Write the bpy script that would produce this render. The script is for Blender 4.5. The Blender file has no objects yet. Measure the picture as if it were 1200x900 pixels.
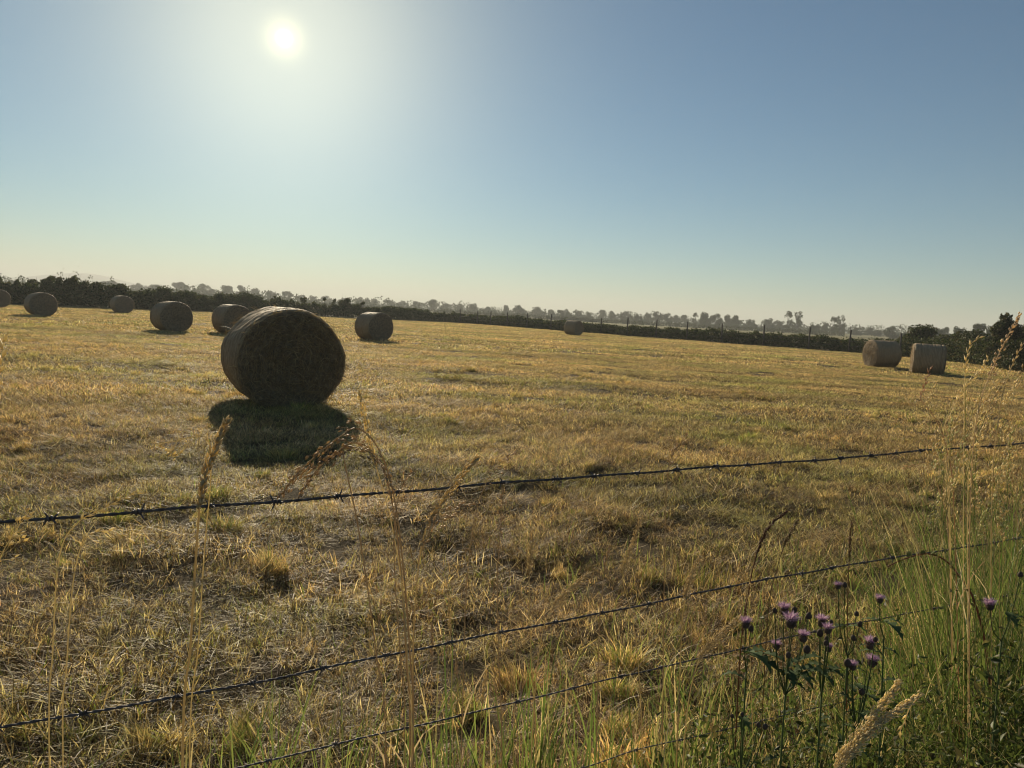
import bpy, math, random
import numpy as np
from mathutils import Vector, Matrix

# ------------------------------------------------------------------ camera
W, H = 1200.0, 900.0
F = 857.0                       # focal length in photo pixels (about 70 degrees across)
PITCH = math.radians(-5.47)
ROLL = math.radians(3.2)
CZ = 1.47
rad = math.radians
_R = np.array([1.0, 0, 0]); _Fw = np.array([0, math.cos(PITCH), math.sin(PITCH)])
_U = np.cross(_R, _Fw)
CR = math.cos(ROLL) * _R + math.sin(ROLL) * _U
CU = -math.sin(ROLL) * _R + math.cos(ROLL) * _U
CAM = np.array([0, 0, CZ])

scene = bpy.context.scene
cam_d = bpy.data.cameras.new('camera'); cam = bpy.data.objects.new('camera', cam_d)
scene.collection.objects.link(cam); scene.camera = cam
cam_d.sensor_width = 36.0; cam_d.lens = 36.0 * F / W
cam_d.clip_start = 0.05; cam_d.clip_end = 20000
m = Matrix.Identity(4)
for i in range(3):
    m[i][0] = CR[i]; m[i][1] = CU[i]; m[i][2] = -_Fw[i]; m[i][3] = CAM[i]
cam.matrix_world = m

def ray(px, py):
    d = _Fw * F + CR * (px - W / 2) - CU * (py - H / 2)
    return d / np.linalg.norm(d)

# ------------------------------------------------------------------ sun, sky, exposure
SUN = ray(333, 45)
SUN_EL = math.asin(SUN[2]); SUN_AZ = math.atan2(SUN[0], SUN[1])
sd = bpy.data.lights.new('sun', 'SUN'); so = bpy.data.objects.new('sun', sd)
scene.collection.objects.link(so)
sd.energy = 5.0; sd.angle = rad(0.55); sd.color = (1.0, 0.85, 0.61)
so.rotation_euler = Vector(SUN).to_track_quat('Z', 'Y').to_euler()

wd = bpy.data.worlds.new('World'); scene.world = wd; wd.use_nodes = True
nt = wd.node_tree; nt.nodes.clear()
def N(t, kind, **kw):
    n = t.nodes.new(kind)
    for k, v in kw.items():
        if k.startswith('i_'):
            n.inputs[k[2:].replace('_', ' ')].default_value = v
        else:
            setattr(n, k, v)
    return n
sky = N(nt, 'ShaderNodeTexSky', sky_type='NISHITA', sun_disc=False)
sky.sun_elevation = SUN_EL; sky.sun_rotation = SUN_AZ
sky.altitude = 0; sky.air_density = 1.0; sky.dust_density = 0.02; sky.ozone_density = 4.0
bg = N(nt, 'ShaderNodeBackground'); bg.inputs['Strength'].default_value = 0.05
wb = N(nt, 'ShaderNodeMix', data_type='RGBA', blend_type='MULTIPLY'); wb.inputs['Factor'].default_value = 1.0   # the camera's slightly green balance
nt.links.new(sky.outputs[0], wb.inputs['A']); wb.inputs['B'].default_value = (0.965, 1.055, 0.965, 1)
nt.links.new(wb.outputs['Result'], bg.inputs['Color'])
# the visible sun and the bright veil that hazy air makes round it
geo = N(nt, 'ShaderNodeNewGeometry')
dot = N(nt, 'ShaderNodeVectorMath', operation='DOT_PRODUCT')
nt.links.new(geo.outputs['Incoming'], dot.inputs[0]); dot.inputs[1].default_value = tuple(-SUN)
ac = N(nt, 'ShaderNodeMath', operation='ARCCOSINE'); nt.links.new(dot.outputs['Value'], ac.inputs[0])
def gauss(sig, amp):
    a = N(nt, 'ShaderNodeMath', operation='DIVIDE'); nt.links.new(ac.outputs[0], a.inputs[0]); a.inputs[1].default_value = rad(sig)
    b = N(nt, 'ShaderNodeMath', operation='POWER'); nt.links.new(a.outputs[0], b.inputs[0]); b.inputs[1].default_value = 2
    c = N(nt, 'ShaderNodeMath', operation='MULTIPLY'); nt.links.new(b.outputs[0], c.inputs[0]); c.inputs[1].default_value = -1
    e = N(nt, 'ShaderNodeMath', operation='EXPONENT'); nt.links.new(c.outputs[0], e.inputs[0])
    g = N(nt, 'ShaderNodeMath', operation='MULTIPLY'); nt.links.new(e.outputs[0], g.inputs[0]); g.inputs[1].default_value = amp
    return g.outputs[0]
def addbg(prev, strength, col):
    b = N(nt, 'ShaderNodeBackground'); b.inputs['Color'].default_value = (*col, 1)
    nt.links.new(strength, b.inputs['Strength'])
    a = N(nt, 'ShaderNodeAddShader'); nt.links.new(prev, a.inputs[0]); nt.links.new(b.outputs[0], a.inputs[1])
    return a.outputs[0]
sh = bg.outputs[0]
AUREOLE = [(0.27, 9.0, (1.0, 0.96, 0.80)), (1.1, 0.45, (1.0, 0.86, 0.42)), (8.5, 0.26, (1.0, 0.88, 0.52)), (15.0, 0.21, (1.0, 0.90, 0.46)), (27.0, 0.035, (1.0, 0.86, 0.44))]
for s_, a_, c_ in AUREOLE:
    sh = addbg(sh, gauss(s_, a_), c_)
wo = N(nt, 'ShaderNodeOutputWorld'); nt.links.new(sh, wo.inputs['Surface'])

vs = scene.view_settings
vs.view_transform = 'Standard'; vs.look = 'None'; vs.gamma = 1.0; vs.use_curve_mapping = False
vs.exposure = 0.42
scene.render.engine = 'CYCLES'
cy = scene.cycles
cy.max_bounces = 5; cy.diffuse_bounces = 2; cy.glossy_bounces = 2; cy.transmission_bounces = 4
cy.transparent_max_bounces = 8; cy.volume_bounces = 0
cy.use_denoising = True
cy.filter_width = 1.05
cy.caustics_reflective = False; cy.caustics_refractive = False

# ------------------------------------------------------------------ helpers
rng = np.random.default_rng(7)
random.seed(7)
COL = scene.collection

def sstep(a, b, x):
    t = np.clip((x - a) / (b - a), 0, 1); return t * t * (3 - 2 * t)

_bw = []
for _k in range(14):
    lam = 0.55 * (1.26 ** _k); ang = rng.uniform(0, math.pi); ph = rng.uniform(0, 6.28)
    if _k > 9: ang = math.pi / 2 + rng.normal(0, .3)
    _bw.append((2 * math.pi / lam * math.cos(ang), 2 * math.pi / lam * math.sin(ang), ph, 0.014 + 0.0010 * _k))
def ground_z(x, y):
    """height of the land: near bumps, a slight fall across the field, far land rising gently"""
    x = np.asarray(x, float); y = np.asarray(y, float); d = np.hypot(x, y)
    z = -0.20 * sstep(12, 32, d) + 1.1 * sstep(160, 900, d)
    b = np.zeros_like(d)
    sh = 1 - .8 * sstep(5, 11, d)
    for kx, ky, ph, a in _bw:
        b += (sh if math.hypot(kx, ky) > 3.3 else 1.0) * a * np.sin(kx * x + ky * y + ph + 0.6 * np.sin(0.37 * kx * y - .5 * ky * x))
    z = z + b * 0.52 * (1 - 0.85 * sstep(15, 60, d)) * (1 - sstep(60, 130, d))
    z = z + (0.6 * np.sin(x / 71 + 1) * np.sin(y / 93) ) * sstep(150, 300, d)
    return z
def gz(x, y): return float(ground_z(x, y))

def at_depth(px, py, Y):
    d = ray(px, py); return CAM + d * (Y / d[1])
def on_ground(px, py, z=None):
    d = ray(px, py); t = (CZ - (z if z is not None else 0)) / -d[2]
    for _ in range(12):
        p = CAM + d * t
        zz = gz(p[0], p[1]) if z is None else z
        t = (CZ - zz) / -d[2]
    return CAM + d * t

def mesh_np(name, V, T, col=None, mat=None, parent=None, smooth=False, link=True):
    V = np.asarray(V, np.float32); T = np.asarray(T, np.int32)
    me = bpy.data.meshes.new(name)
    me.vertices.add(len(V)); me.vertices.foreach_set('co', V.ravel())
    me.loops.add(T.size); me.loops.foreach_set('vertex_index', T.ravel())
    me.polygons.add(len(T)); k = T.shape[1]
    me.polygons.foreach_set('loop_start', np.arange(0, T.size, k, dtype=np.int32))
    me.polygons.foreach_set('loop_total', np.full(len(T), k, np.int32))
    if smooth: me.polygons.foreach_set('use_smooth', np.ones(len(T), bool))
    if col is not None:
        a = me.attributes.new('Col', 'FLOAT_COLOR', 'POINT')
        c = np.ones((len(V), 4), np.float32); c[:, :3] = col
        a.data.foreach_set('color', c.ravel())
    me.update(calc_edges=True); me.validate()
    if mat: me.materials.append(mat)
    o = bpy.data.objects.new(name, me)
    if link: COL.objects.link(o)
    if parent is not None: o.parent = parent
    return o

class MB:
    """collects triangle soup with a colour per vertex"""
    def __init__(s): s.V = []; s.T = []; s.C = []; s.n = 0
    def add(s, V, T, C=None):
        V = np.asarray(V, float); T = np.asarray(T, int)
        if len(V) == 0: return
        s.V.append(V); s.T.append(T + s.n); s.n += len(V)
        if C is None: C = (1, 1, 1)
        s.C.append(np.broadcast_to(np.asarray(C, float), V.shape).copy())
    def obj(s, name, mat, parent=None, smooth=False, link=True, origin=None):
        V = np.concatenate(s.V)
        if origin is not None: V = V - np.asarray(origin)
        return mesh_np(name, V, np.concatenate(s.T), np.concatenate(s.C), mat, parent, smooth, link)

def empty(name, loc, label=None, cat=None, group=None):
    o = bpy.data.objects.new(name, None); COL.objects.link(o); o.location = tuple(float(v) for v in loc)
    o.empty_display_size = 0.1
    if label: tag(o, label, cat, group)
    return o
def tag(o, label=None, cat=None, group=None, kind=None):
    if label: o['label'] = label
    if cat: o['category'] = cat
    if group: o['group'] = group
    if kind: o['kind'] = kind
    return o

def nrm(v): return v / np.maximum(np.linalg.norm(v, axis=-1, keepdims=True), 1e-9)

def blades(base, az, lean, h, w, curl, col, segs=2, tipcol=1.0):
    """many grass blades at once: base (n,3); az = lean direction; lean = angle from upright at the foot; curl = extra bend"""
    n = len(base)
    az = np.broadcast_to(az, n); lean = np.broadcast_to(lean, n); h = np.broadcast_to(h, n)
    w = np.broadcast_to(w, n); curl = np.broadcast_to(curl, n)
    out = np.stack([np.sin(az), np.cos(az), np.zeros(n)], 1)
    sa = az + math.pi / 2 + rng.uniform(-1.2, 1.2, n)
    side = np.stack([np.sin(sa), np.cos(sa), np.zeros(n)], 1)
    P = np.array(base, float); V = []; seg = h / segs
    C = np.broadcast_to(col, (n, 3)); CC = []
    for i in range(segs + 1):
        t = i / segs
        if i == segs: V.append(P[:, None, :]); CC.append((C * tipcol)[:, None, :])
        else:
            ww = (w * (1 - 0.55 * t) * (0.8 if i == 0 else 1))[:, None] * 0.5
            V.append(np.stack([P - side * ww, P + side * ww], 1)); CC.append(np.repeat(C[:, None, :] * (1 + (tipcol - 1) * t), 2, 1))
        a = lean + curl * t
        P = P + (out * np.sin(a)[:, None] + np.array([0, 0, 1.0]) * np.cos(a)[:, None]) * seg[:, None]
    V = np.concatenate(V, 1); CC = np.concatenate(CC, 1); k = V.shape[1]
    tri = []
    for i in range(segs - 1):
        a = 2 * i; tri += [[a, a + 1, a + 3], [a, a + 3, a + 2]]
    a = 2 * (segs - 1); tri.append([a, a + 1, a + 2])
    T = (np.array(tri)[None] + (np.arange(n) * k)[:, None, None]).reshape(-1, 3)
    return V.reshape(-1, 3), T, CC.reshape(-1, 3)

def catmull(P, per=6):
    P = np.asarray(P, float)
    Q = np.concatenate([[2 * P[0] - P[1]], P, [2 * P[-1] - P[-2]]]); out = []
    for i in range(1, len(Q) - 2):
        for k in range(per):
            t = k / per
            out.append(0.5 * (2 * Q[i] + (Q[i + 1] - Q[i - 1]) * t + (2 * Q[i - 1] - 5 * Q[i] + 4 * Q[i + 1] - Q[i + 2]) * t * t + (3 * Q[i] - Q[i - 1] - 3 * Q[i + 1] + Q[i + 2]) * t ** 3))
    out.append(P[-1]); return np.array(out)

def tube(P, r, sides=6, twist=0.0, oval=1.0, cap=True):
    P = np.asarray(P, float); n = len(P); r = np.broadcast_to(r, n)
    T = nrm(np.gradient(P, axis=0))
    up = np.array([0.31, 0.2, 0.93]); 
    if abs(T[0] @ up) > .9: up = np.array([1.0, 0, 0])
    A = nrm(np.cross(T, up)); B = np.cross(T, A)
    th = np.linspace(0, 2 * math.pi, sides, endpoint=False)[None, :] + (twist * np.arange(n))[:, None]
    V = P[:, None] + (A[:, None] * np.cos(th)[..., None] + B[:, None] * (oval * np.sin(th))[..., None]) * r[:, None, None]
    V = V.reshape(-1, 3); tri = []
    for i in range(n - 1):
        for j in range(sides):
            a = i * sides + j; b = i * sides + (j + 1) % sides
            tri += [[a, b, b + sides], [a, b + sides, a + sides]]
    if cap:
        c0 = len(V); V = np.concatenate([V, [P[0], P[-1]]])
        for j in range(sides):
            tri.append([c0, (j + 1) % sides, j]); tri.append([c0 + 1, (n - 1) * sides + j, (n - 1) * sides + (j + 1) % sides])
    return V, np.array(tri)

def quads(ctr, size, col, flat=0.0, asp=0.6):
    """loose leaf faces of random orientation (two triangles folded along the midrib)"""
    n = len(ctr); size = np.broadcast_to(size, n)
    d = nrm(rng.normal(size=(n, 3)) * np.array([1, 1, 1 - flat])); e = nrm(np.cross(d, rng.normal(size=(n, 3))))
    f = np.cross(d, e)
    s = size[:, None]
    a = ctr - d * s * .5; b = ctr + d * s * .5
    c = ctr + e * s * asp * .5 + f * s * .12; g = ctr - e * s * asp * .5 + f * s * .12
    V = np.stack([a, c, b, g], 1).reshape(-1, 3)
    T = (np.array([[0, 1, 2], [0, 2, 3]])[None] + (np.arange(n) * 4)[:, None, None]).reshape(-1, 3)
    return V, T, np.repeat(np.broadcast_to(col, (n, 3)), 4, 0)

def box_soup(ctr, size, rz=0.0):
    x, y, z = np.asarray(size) / 2
    V = np.array([[sx * x, sy * y, sz * z] for sz in (-1, 1) for sx, sy in ((-1, -1), (1, -1), (1, 1), (-1, 1))])
    c, s = math.cos(rz), math.sin(rz); V = V @ np.array([[c, s, 0], [-s, c, 0], [0, 0, 1]]) + np.asarray(ctr)
    T = [[0, 2, 1], [0, 3, 2], [4, 5, 6], [4, 6, 7]]
    for i in range(4):
        j = (i + 1) % 4; T += [[i, j, j + 4], [i, j + 4, i + 4]]
    return V, np.array(T)

# ------------------------------------------------------------------ materials
def new_mat(name):
    mt = bpy.data.materials.new(name); mt.use_nodes = True; mt.node_tree.nodes.clear(); return mt, mt.node_tree
def ramp(t, fac, stops):
    r = t.nodes.new('ShaderNodeValToRGB'); e = r.color_ramp.elements
    e[0].position, e[0].color = stops[0][0], (*stops[0][1], 1)
    e[1].position, e[1].color = stops[-1][0], (*stops[-1][1], 1)
    for p, c in stops[1:-1]:
        q = e.new(p); q.color = (*c, 1)
    t.links.new(fac, r.inputs[0]); return r.outputs[0]
def mixc(t, fac, a, b, mode='MIX'):
    mx = t.nodes.new('ShaderNodeMix'); mx.data_type = 'RGBA'; mx.blend_type = mode
    for sock, v in ((mx.inputs['Factor'], fac), (mx.inputs['A'], a), (mx.inputs['B'], b)):
        if isinstance(v, bpy.types.NodeSocket): t.links.new(v, sock)
        elif isinstance(v, (int, float)): sock.default_value = v
        else: sock.default_value = (*v, 1)
    return mx.outputs['Result']
def noise(t, vec, scale, detail=3, rough=.55):
    n = N(t, 'ShaderNodeTexNoise'); n.inputs['Scale'].default_value = scale
    n.inputs['Detail'].default_value = detail; n.inputs['Roughness'].default_value = rough
    if vec is not None: t.links.new(vec, n.inputs['Vector'])
    return n.outputs['Fac']
def mapping(t, src, scale, rot=0):
    mp = N(t, 'ShaderNodeMapping'); mp.inputs['Scale'].default_value = scale; mp.inputs['Rotation'].default_value = (0, 0, rot)
    t.links.new(src, mp.inputs['Vector']); return mp.outputs[0]

def plant_mat(name, transl=0.45, rough=0.55, spec=0.35, vary=True, tint=(1, 1, 1), field=False, gain=1.0, boost=1.0):
    mt, t = new_mat(name)
    at = N(t, 'ShaderNodeAttribute', attribute_name='Col'); c = at.outputs['Color']
    pos = N(t, 'ShaderNodeNewGeometry').outputs['Position']
    if field:
        # the sward itself differs from place to place: greener regrowth, bleached straw, brown thatch
        n1 = noise(t, mapping(t, pos, (0.22, 0.34, 0.0)), 1.0, 4, .6)
        g = ramp(t, n1, [(0.36, (0.76, 0.92, 0.66)), (0.50, (1.0, 1.0, 1.0)), (0.62, (1.08, 1.0, 0.92))])
        c = mixc(t, 0.85, c, g, 'MULTIPLY')
        n2 = noise(t, mapping(t, pos, (1.3, 1.9, 0.0)), 1.0, 3, .6)
        g2 = ramp(t, n2, [(0.34, (0.74, 0.68, 0.62)), (0.5, (1, 1, 1)), (0.66, (1.10, 1.1, 1.04))])
        c = mixc(t, 0.9, c, g2, 'MULTIPLY')
        n3 = noise(t, mapping(t, pos, (0.018, 0.50, 0.0), rad(6)), 1.0, 2, .5)   # faint mowing swaths
        g3 = ramp(t, n3, [(0.40, (0.70, 0.70, 0.68)), (0.56, (1.08, 1.07, 1.03))])
        c = mixc(t, 0.8, c, g3, 'MULTIPLY')
    if vary:
        oi = N(t, 'ShaderNodeObjectInfo')
        g = ramp(t, oi.outputs['Random'], [(0, (0.85, 0.87, 0.84)), (1, (1.14, 1.1, 1.08))])
        c = mixc(t, 1.0, c, g, 'MULTIPLY')
    if boost != 1: c = mixc(t, 1.0, c, (boost,) * 3, 'MULTIPLY')      # half of it reflects, half passes through
    if tint != (1, 1, 1): c = mixc(t, 1.0, c, tint, 'MULTIPLY')
    p = N(t, 'ShaderNodeBsdfPrincipled'); t.links.new(c, p.inputs['Base Color'])
    p.inputs['Roughness'].default_value = rough; p.inputs['Specular IOR Level'].default_value = spec
    tr = N(t, 'ShaderNodeBsdfTranslucent'); t.links.new(mixc(t, 1.0, c, (1.08 * gain, 1.05 * gain, 0.80 * gain), 'MULTIPLY'), tr.inputs['Color'])
    mx = N(t, 'ShaderNodeMixShader'); mx.inputs[0].default_value = transl
    t.links.new(p.outputs[0], mx.inputs[1]); t.links.new(tr.outputs[0], mx.inputs[2])
    o = N(t, 'ShaderNodeOutputMaterial'); t.links.new(mx.outputs[0], o.inputs['Surface'])
    return mt

def solid_mat(name, ca, cb, scale, rough=.8, spec=.3, bump=.3, stretch=(1, 1, 1), metal=0.0, coord='Object', bdist=.01):
    mt, t = new_mat(name)
    tc = N(t, 'ShaderNodeTexCoord').outputs[coord]
    v = mapping(t, tc, stretch)
    n = noise(t, v, scale, 5, .62)
    c = ramp(t, n, [(0.3, ca), (0.7, cb)])
    p = N(t, 'ShaderNodeBsdfPrincipled'); t.links.new(c, p.inputs['Base Color'])
    p.inputs['Roughness'].default_value = rough; p.inputs['Specular IOR Level'].default_value = spec; p.inputs['Metallic'].default_value = metal
    if bump:
        b = N(t, 'ShaderNodeBump'); b.inputs['Strength'].default_value = bump; b.inputs['Distance'].default_value = bdist
        t.links.new(noise(t, v, scale * 3, 4, .6), b.inputs['Height']); t.links.new(b.outputs[0], p.inputs['Normal'])
    o = N(t, 'ShaderNodeOutputMaterial'); t.links.new(p.outputs[0], o.inputs['Surface'])
    return mt

M_field = plant_mat('mown_sward', 0.46, 0.55, 0.30, field=True, gain=1.05, boost=1.65)
M_blade = plant_mat('green_blade', 0.50, 0.5, 0.3, boost=1.22)
M_dry = plant_mat('dry_stalk', 0.48, 0.5, 0.4, vary=False, boost=1.42)
M_leaf = plant_mat('hedge_leaf', 0.22, 0.7, 0.12)
M_far = plant_mat('far_leaf', 0.18, 0.8, 0.08)
M_thistle = plant_mat('thistle_green', 0.30, 0.7, 0.15, vary=False)
M_floret = plant_mat('thistle_floret', 0.45, 0.7, 0.2, vary=False)
M_bark = solid_mat('bark', (0.035, 0.027, 0.02), (0.10, 0.08, 0.06), 6, .9, .2, .5, (1, 1, .3))
M_wire = solid_mat('weathered_wire', (0.06, 0.05, 0.048), (0.19, 0.165, 0.155), 60, .5, .4, .3, metal=.45, bdist=.001)
M_post = solid_mat('weathered_post', (0.05, 0.042, 0.035), (0.16, 0.135, 0.11), 9, .9, .2, .6, (1, 1, .15))

# ------------------------------------------------------------------ ground
def build_ground():
    mt, t = new_mat('field_ground')
    pos = N(t, 'ShaderNodeNewGeometry').outputs['Position']
    n1 = noise(t, pos, 9, 6, .7)
    near = ramp(t, n1, [(0.3, (0.03, 0.021, 0.012)), (0.5, (0.065, 0.046, 0.025)), (0.7, (0.13, 0.095, 0.05))])
    n0 = noise(t, mapping(t, pos, (0.02, 0.4, 0)), 1.0, 4, .6)
    near = mixc(t, .25, near, ramp(t, n0, [(.35, (0.10, 0.075, 0.035)), (.65, (0.19, 0.145, 0.07))]))
    # farther fields: a patchwork of grass, hay and stubble
    vo = N(t, 'ShaderNodeTexVoronoi'); vo.inputs['Scale'].default_value = 1.0
    t.links.new(mapping(t, pos, (1 / 210, 1 / 150, 0), rad(20)), vo.inputs['Vector'])
    sep = N(t, 'ShaderNodeSeparateColor'); t.links.new(vo.outputs['Color'], sep.inputs[0])
    far = ramp(t, sep.outputs[0], [(0.0, (0.10, 0.13, 0.04)), (0.35, (0.22, 0.20, 0.085)), (0.6, (0.31, 0.25, 0.12)), (1.0, (0.15, 0.17, 0.06))])
    far = mixc(t, .35, far, ramp(t, noise(t, pos, .08, 5, .6), [(.3, (.12, .11, .05)), (.7, (.28, .24, .12))]))
    ln = N(t, 'ShaderNodeVectorMath', operation='LENGTH'); t.links.new(mapping(t, pos, (1, 1, 0)), ln.inputs[0])
    mr = N(t, 'ShaderNodeMapRange'); mr.inputs['From Min'].default_value = 112; mr.inputs['From Max'].default_value = 125
    t.links.new(ln.outputs['Value'], mr.inputs['Value'])
    c = mixc(t, mr.outputs[0], near, far)
    p = N(t, 'ShaderNodeBsdfPrincipled'); t.links.new(c, p.inputs['Base Color']); p.inputs['Roughness'].default_value = .95
    p.inputs['Specular IOR Level'].default_value = .1
    b = N(t, 'ShaderNodeBump'); b.inputs['Strength'].default_value = .8; b.inputs['Distance'].default_value = .04
    t.links.new(noise(t, pos, 22, 6, .7), b.inputs['Height']); t.links.new(b.outputs[0], p.inputs['Normal'])
    o = N(t, 'ShaderNodeOutputMaterial'); t.links.new(p.outputs[0], o.inputs['Surface'])
    r = [0.25]
    while r[-1] < 60: r.append(r[-1] * 1.025 + .01)
    while r[-1] < 3400: r.append(r[-1] * 1.06)
    r = np.array(r)
    th = np.concatenate([np.linspace(-rad(52), rad(52), 300), np.linspace(rad(52), 2 * math.pi - rad(52), 62)[1:-1]])
    X = r[:, None] * np.sin(th)[None]; Y = r[:, None] * np.cos(th)[None]
    V = np.stack([X, Y, ground_z(X, Y)], 2).reshape(-1, 3); n = len(th)
    i, j = np.meshgrid(np.arange(len(r) - 1), np.arange(n), indexing='ij'); j2 = (j + 1) % n
    Q = np.stack([i * n + j, i * n + j2, (i + 1) * n + j2, (i + 1) * n + j], 2).reshape(-1, 4)[:, ::-1]
    o = mesh_np('ground', V, Q, None, mt, smooth=True)
    c = mesh_np('ground_centre', np.concatenate([V[:n], [[0, 0, gz(0, 0)]]]), np.array([[(k + 1) % n, k, n] for k in range(n)]), None, mt, o)
    tag(o, 'mown hay field and the farmland beyond it', kind='structure')
    return o
build_ground()

def build_hill():
    mt = solid_mat('hill_cover', (0.05, 0.07, 0.03), (0.11, 0.12, 0.06), .02, .95, .1, 0)
    pts = [(-40, 333), (20, 326), (60, 321.5), (90, 320), (115, 322), (140, 328), (165, 333.5), (230, 341)]
    D = 2700.0; MBs = MB()
    top = catmull(np.array([at_depth(x, y, D) for x, y in pts]), 8); n = len(top)
    rows = []
    for k, (dy, f) in enumerate([(-420, -.02), (-300, .25), (-150, .72), (0, 1.0), (160, .8), (350, .3), (480, -.05)]):
        q = top.copy(); q[:, 1] += dy; q[:, 2] = 2 + (top[:, 2] - 2) * f + (5 * np.sin(top[:, 0] / 60 + k) if 0 < k < 6 and k != 3 else 0); rows.append(q)
    V = np.concatenate(rows); T = []
    for i in range(len(rows) - 1):
        for j in range(n - 1):
            a = i * n + j; T += [[a, a + 1, a + n + 1], [a, a + n + 1, a + n]]
    o = mesh_np('hill', V, np.array(T), None, mt, smooth=True)
    tag(o, 'low blue hill far off on the skyline', kind='structure')
build_hill()

# ------------------------------------------------------------------ mown grass (nobody could count it)
def colours(n, mix):
    """per-blade base colour: straw, pale straw, olive, green, brown"""
    pal = np.array([(0.48, 0.35, 0.18), (0.68, 0.56, 0.34), (0.26, 0.25, 0.085), (0.17, 0.22, 0.05), (0.10, 0.065, 0.035)])
    k = rng.choice(5, n, p=mix); return pal[k] * rng.uniform(.75, 1.2, (n, 1))

def patch(name, size, n, h, w, mix, mat, coll, lying=.35, lean=(.1, .9), segs=2, thatch=.46):
    mb = MB(); m1 = int(n * (1 - lying)); 
    # tillers stand in small bunches
    nb = max(4, m1 // 9); bc = rng.uniform(-.5, .5, (nb, 2)) * size; k = rng.integers(0, nb, m1)
    b = np.zeros((m1, 3)); b[:, :2] = bc[k] + rng.normal(0, .012 * (size / .5), (m1, 2)); b[:, 2] = -.01
    bh = rng.uniform(.6, 1.4, nb)[k]
    mb.add(*blades(b, rng.uniform(0, 6.28, m1), rng.uniform(*lean, m1), h * bh * rng.uniform(.5, 1.3, m1), w * rng.uniform(.6, 1.3, m1), rng.uniform(0, .9, m1), colours(m1, mix), segs))
    m2 = n - m1
    if m2:
        b = np.zeros((m2, 3)); b[:, :2] = rng.uniform(-.5, .5, (m2, 2)) * size; b[:, 2] = rng.uniform(.0, .6, m2) ** 1.5 * h
        mb.add(*blades(b, rng.uniform(0, 6.28, m2), rng.uniform(1.0, 1.7, m2), h * rng.uniform(.8, 2.4, m2), w * rng.uniform(.5, 1.0, m2), rng.uniform(-.7, .8, m2), colours(m2, [.76 - thatch, .18, .05, .01, thatch]), segs))
    o = mb.obj(name, mat, link=False); coll.objects.link(o)

def scatter(name, xy, coll, nvar, scl, label, mat_z=None, zoff=0.0):
    n = len(xy); z = ground_z(xy[:, 0], xy[:, 1]) + zoff
    me = bpy.data.meshes.new(name); me.vertices.add(n)
    me.vertices.foreach_set('co', np.column_stack([xy, z]).astype(np.float32).ravel())
    e = 0.18; gx = (ground_z(xy[:, 0] + e, xy[:, 1]) - ground_z(xy[:, 0] - e, xy[:, 1])) / (2 * e)
    gy = (ground_z(xy[:, 0], xy[:, 1] + e) - ground_z(xy[:, 0], xy[:, 1] - e)) / (2 * e); sp = rng.uniform(0, 6.28, n)
    eul = np.array([(Vector((0, 0, 1)).rotation_difference(Vector((-a, -b, 1)).normalized()).to_matrix() @ Matrix.Rotation(c, 3, 'Z')).to_euler()[:] for a, b, c in zip(gx, gy, sp)], np.float32)
    av = me.attributes.new('rv', 'FLOAT_VECTOR', 'POINT'); av.data.foreach_set('vector', eul.ravel())
    for nm, ty, v in (('sc', 'FLOAT', np.asarray(scl, np.float32) * np.ones(n, np.float32)), ('ix', 'INT', rng.integers(0, nvar, n).astype(np.int32))):
        a = me.attributes.new(nm, ty, 'POINT'); a.data.foreach_set('value', v)
    o = bpy.data.objects.new(name, me); COL.objects.link(o)
    g = bpy.data.node_groups.new(name, 'GeometryNodeTree')
    g.interface.new_socket('Geometry', in_out='INPUT', socket_type='NodeSocketGeometry')
    g.interface.new_socket('Geometry', in_out='OUTPUT', socket_type='NodeSocketGeometry')
    gi = N(g, 'NodeGroupInput'); go = N(g, 'NodeGroupOutput'); ip = N(g, 'GeometryNodeInstanceOnPoints')
    ci = N(g, 'GeometryNodeCollectionInfo'); ci.inputs['Collection'].default_value = coll
    ci.inputs['Separate Children'].default_value = True; ci.inputs['Reset Children'].default_value = True
    ip.inputs['Pick Instance'].default_value = True
    def na(nm, ty):
        q = N(g, 'GeometryNodeInputNamedAttribute', data_type=ty); q.inputs['Name'].default_value = nm
        return [s for s in q.outputs if s.enabled and s.name == 'Attribute'][0]
    g.links.new(na('rv', 'FLOAT_VECTOR'), ip.inputs['Rotation']); g.links.new(na('sc', 'FLOAT'), ip.inputs['Scale'])
    g.links.new(na('ix', 'INT'), ip.inputs['Instance Index'])
    g.links.new(gi.outputs[0], ip.inputs['Points']); g.links.new(ci.outputs[0], ip.inputs['Instance'])
    g.links.new(ip.outputs[0], go.inputs[0])
    md = o.modifiers.new('scatter', 'NODES'); md.node_group = g
    tag(o, label, 'grass', kind='stuff'); return o

def wedge(y0, y1, sp, half=0.80, margin=2.0, jit=.5):
    """jittered grid over the part of the field in view, with room to step aside"""
    xm = y1 * half + margin
    gx, gy = np.meshgrid(np.arange(-xm, xm, sp), np.arange(y0, y1, sp)); xy = np.stack([gx.ravel(), gy.ravel()], 1)
    xy += rng.uniform(-jit, jit, xy.shape) * sp
    return xy[np.abs(xy[:, 0]) < xy[:, 1] * half + margin]

# the hedge line in plan bounds the field
HEDGE_PX = [(-260, 345), (-120, 350), (0, 356), (150, 362), (300, 367), (420, 373), (540, 378.5), (690, 390), (850, 402), (1000, 413), (1100, 422), (1200, 434), (1320, 452), (1500, 485)]
HEDGE = np.array([on_ground(x, y, -0.2) for x, y in HEDGE_PX])
_haz = np.arctan2(HEDGE[:, 0], HEDGE[:, 1]); _hr = np.hypot(HEDGE[:, 0], HEDGE[:, 1])
def in_field(xy, off=0.0): return np.hypot(xy[:, 0], xy[:, 1]) < np.interp(np.arctan2(xy[:, 0], xy[:, 1]), _haz, _hr) - off

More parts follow.
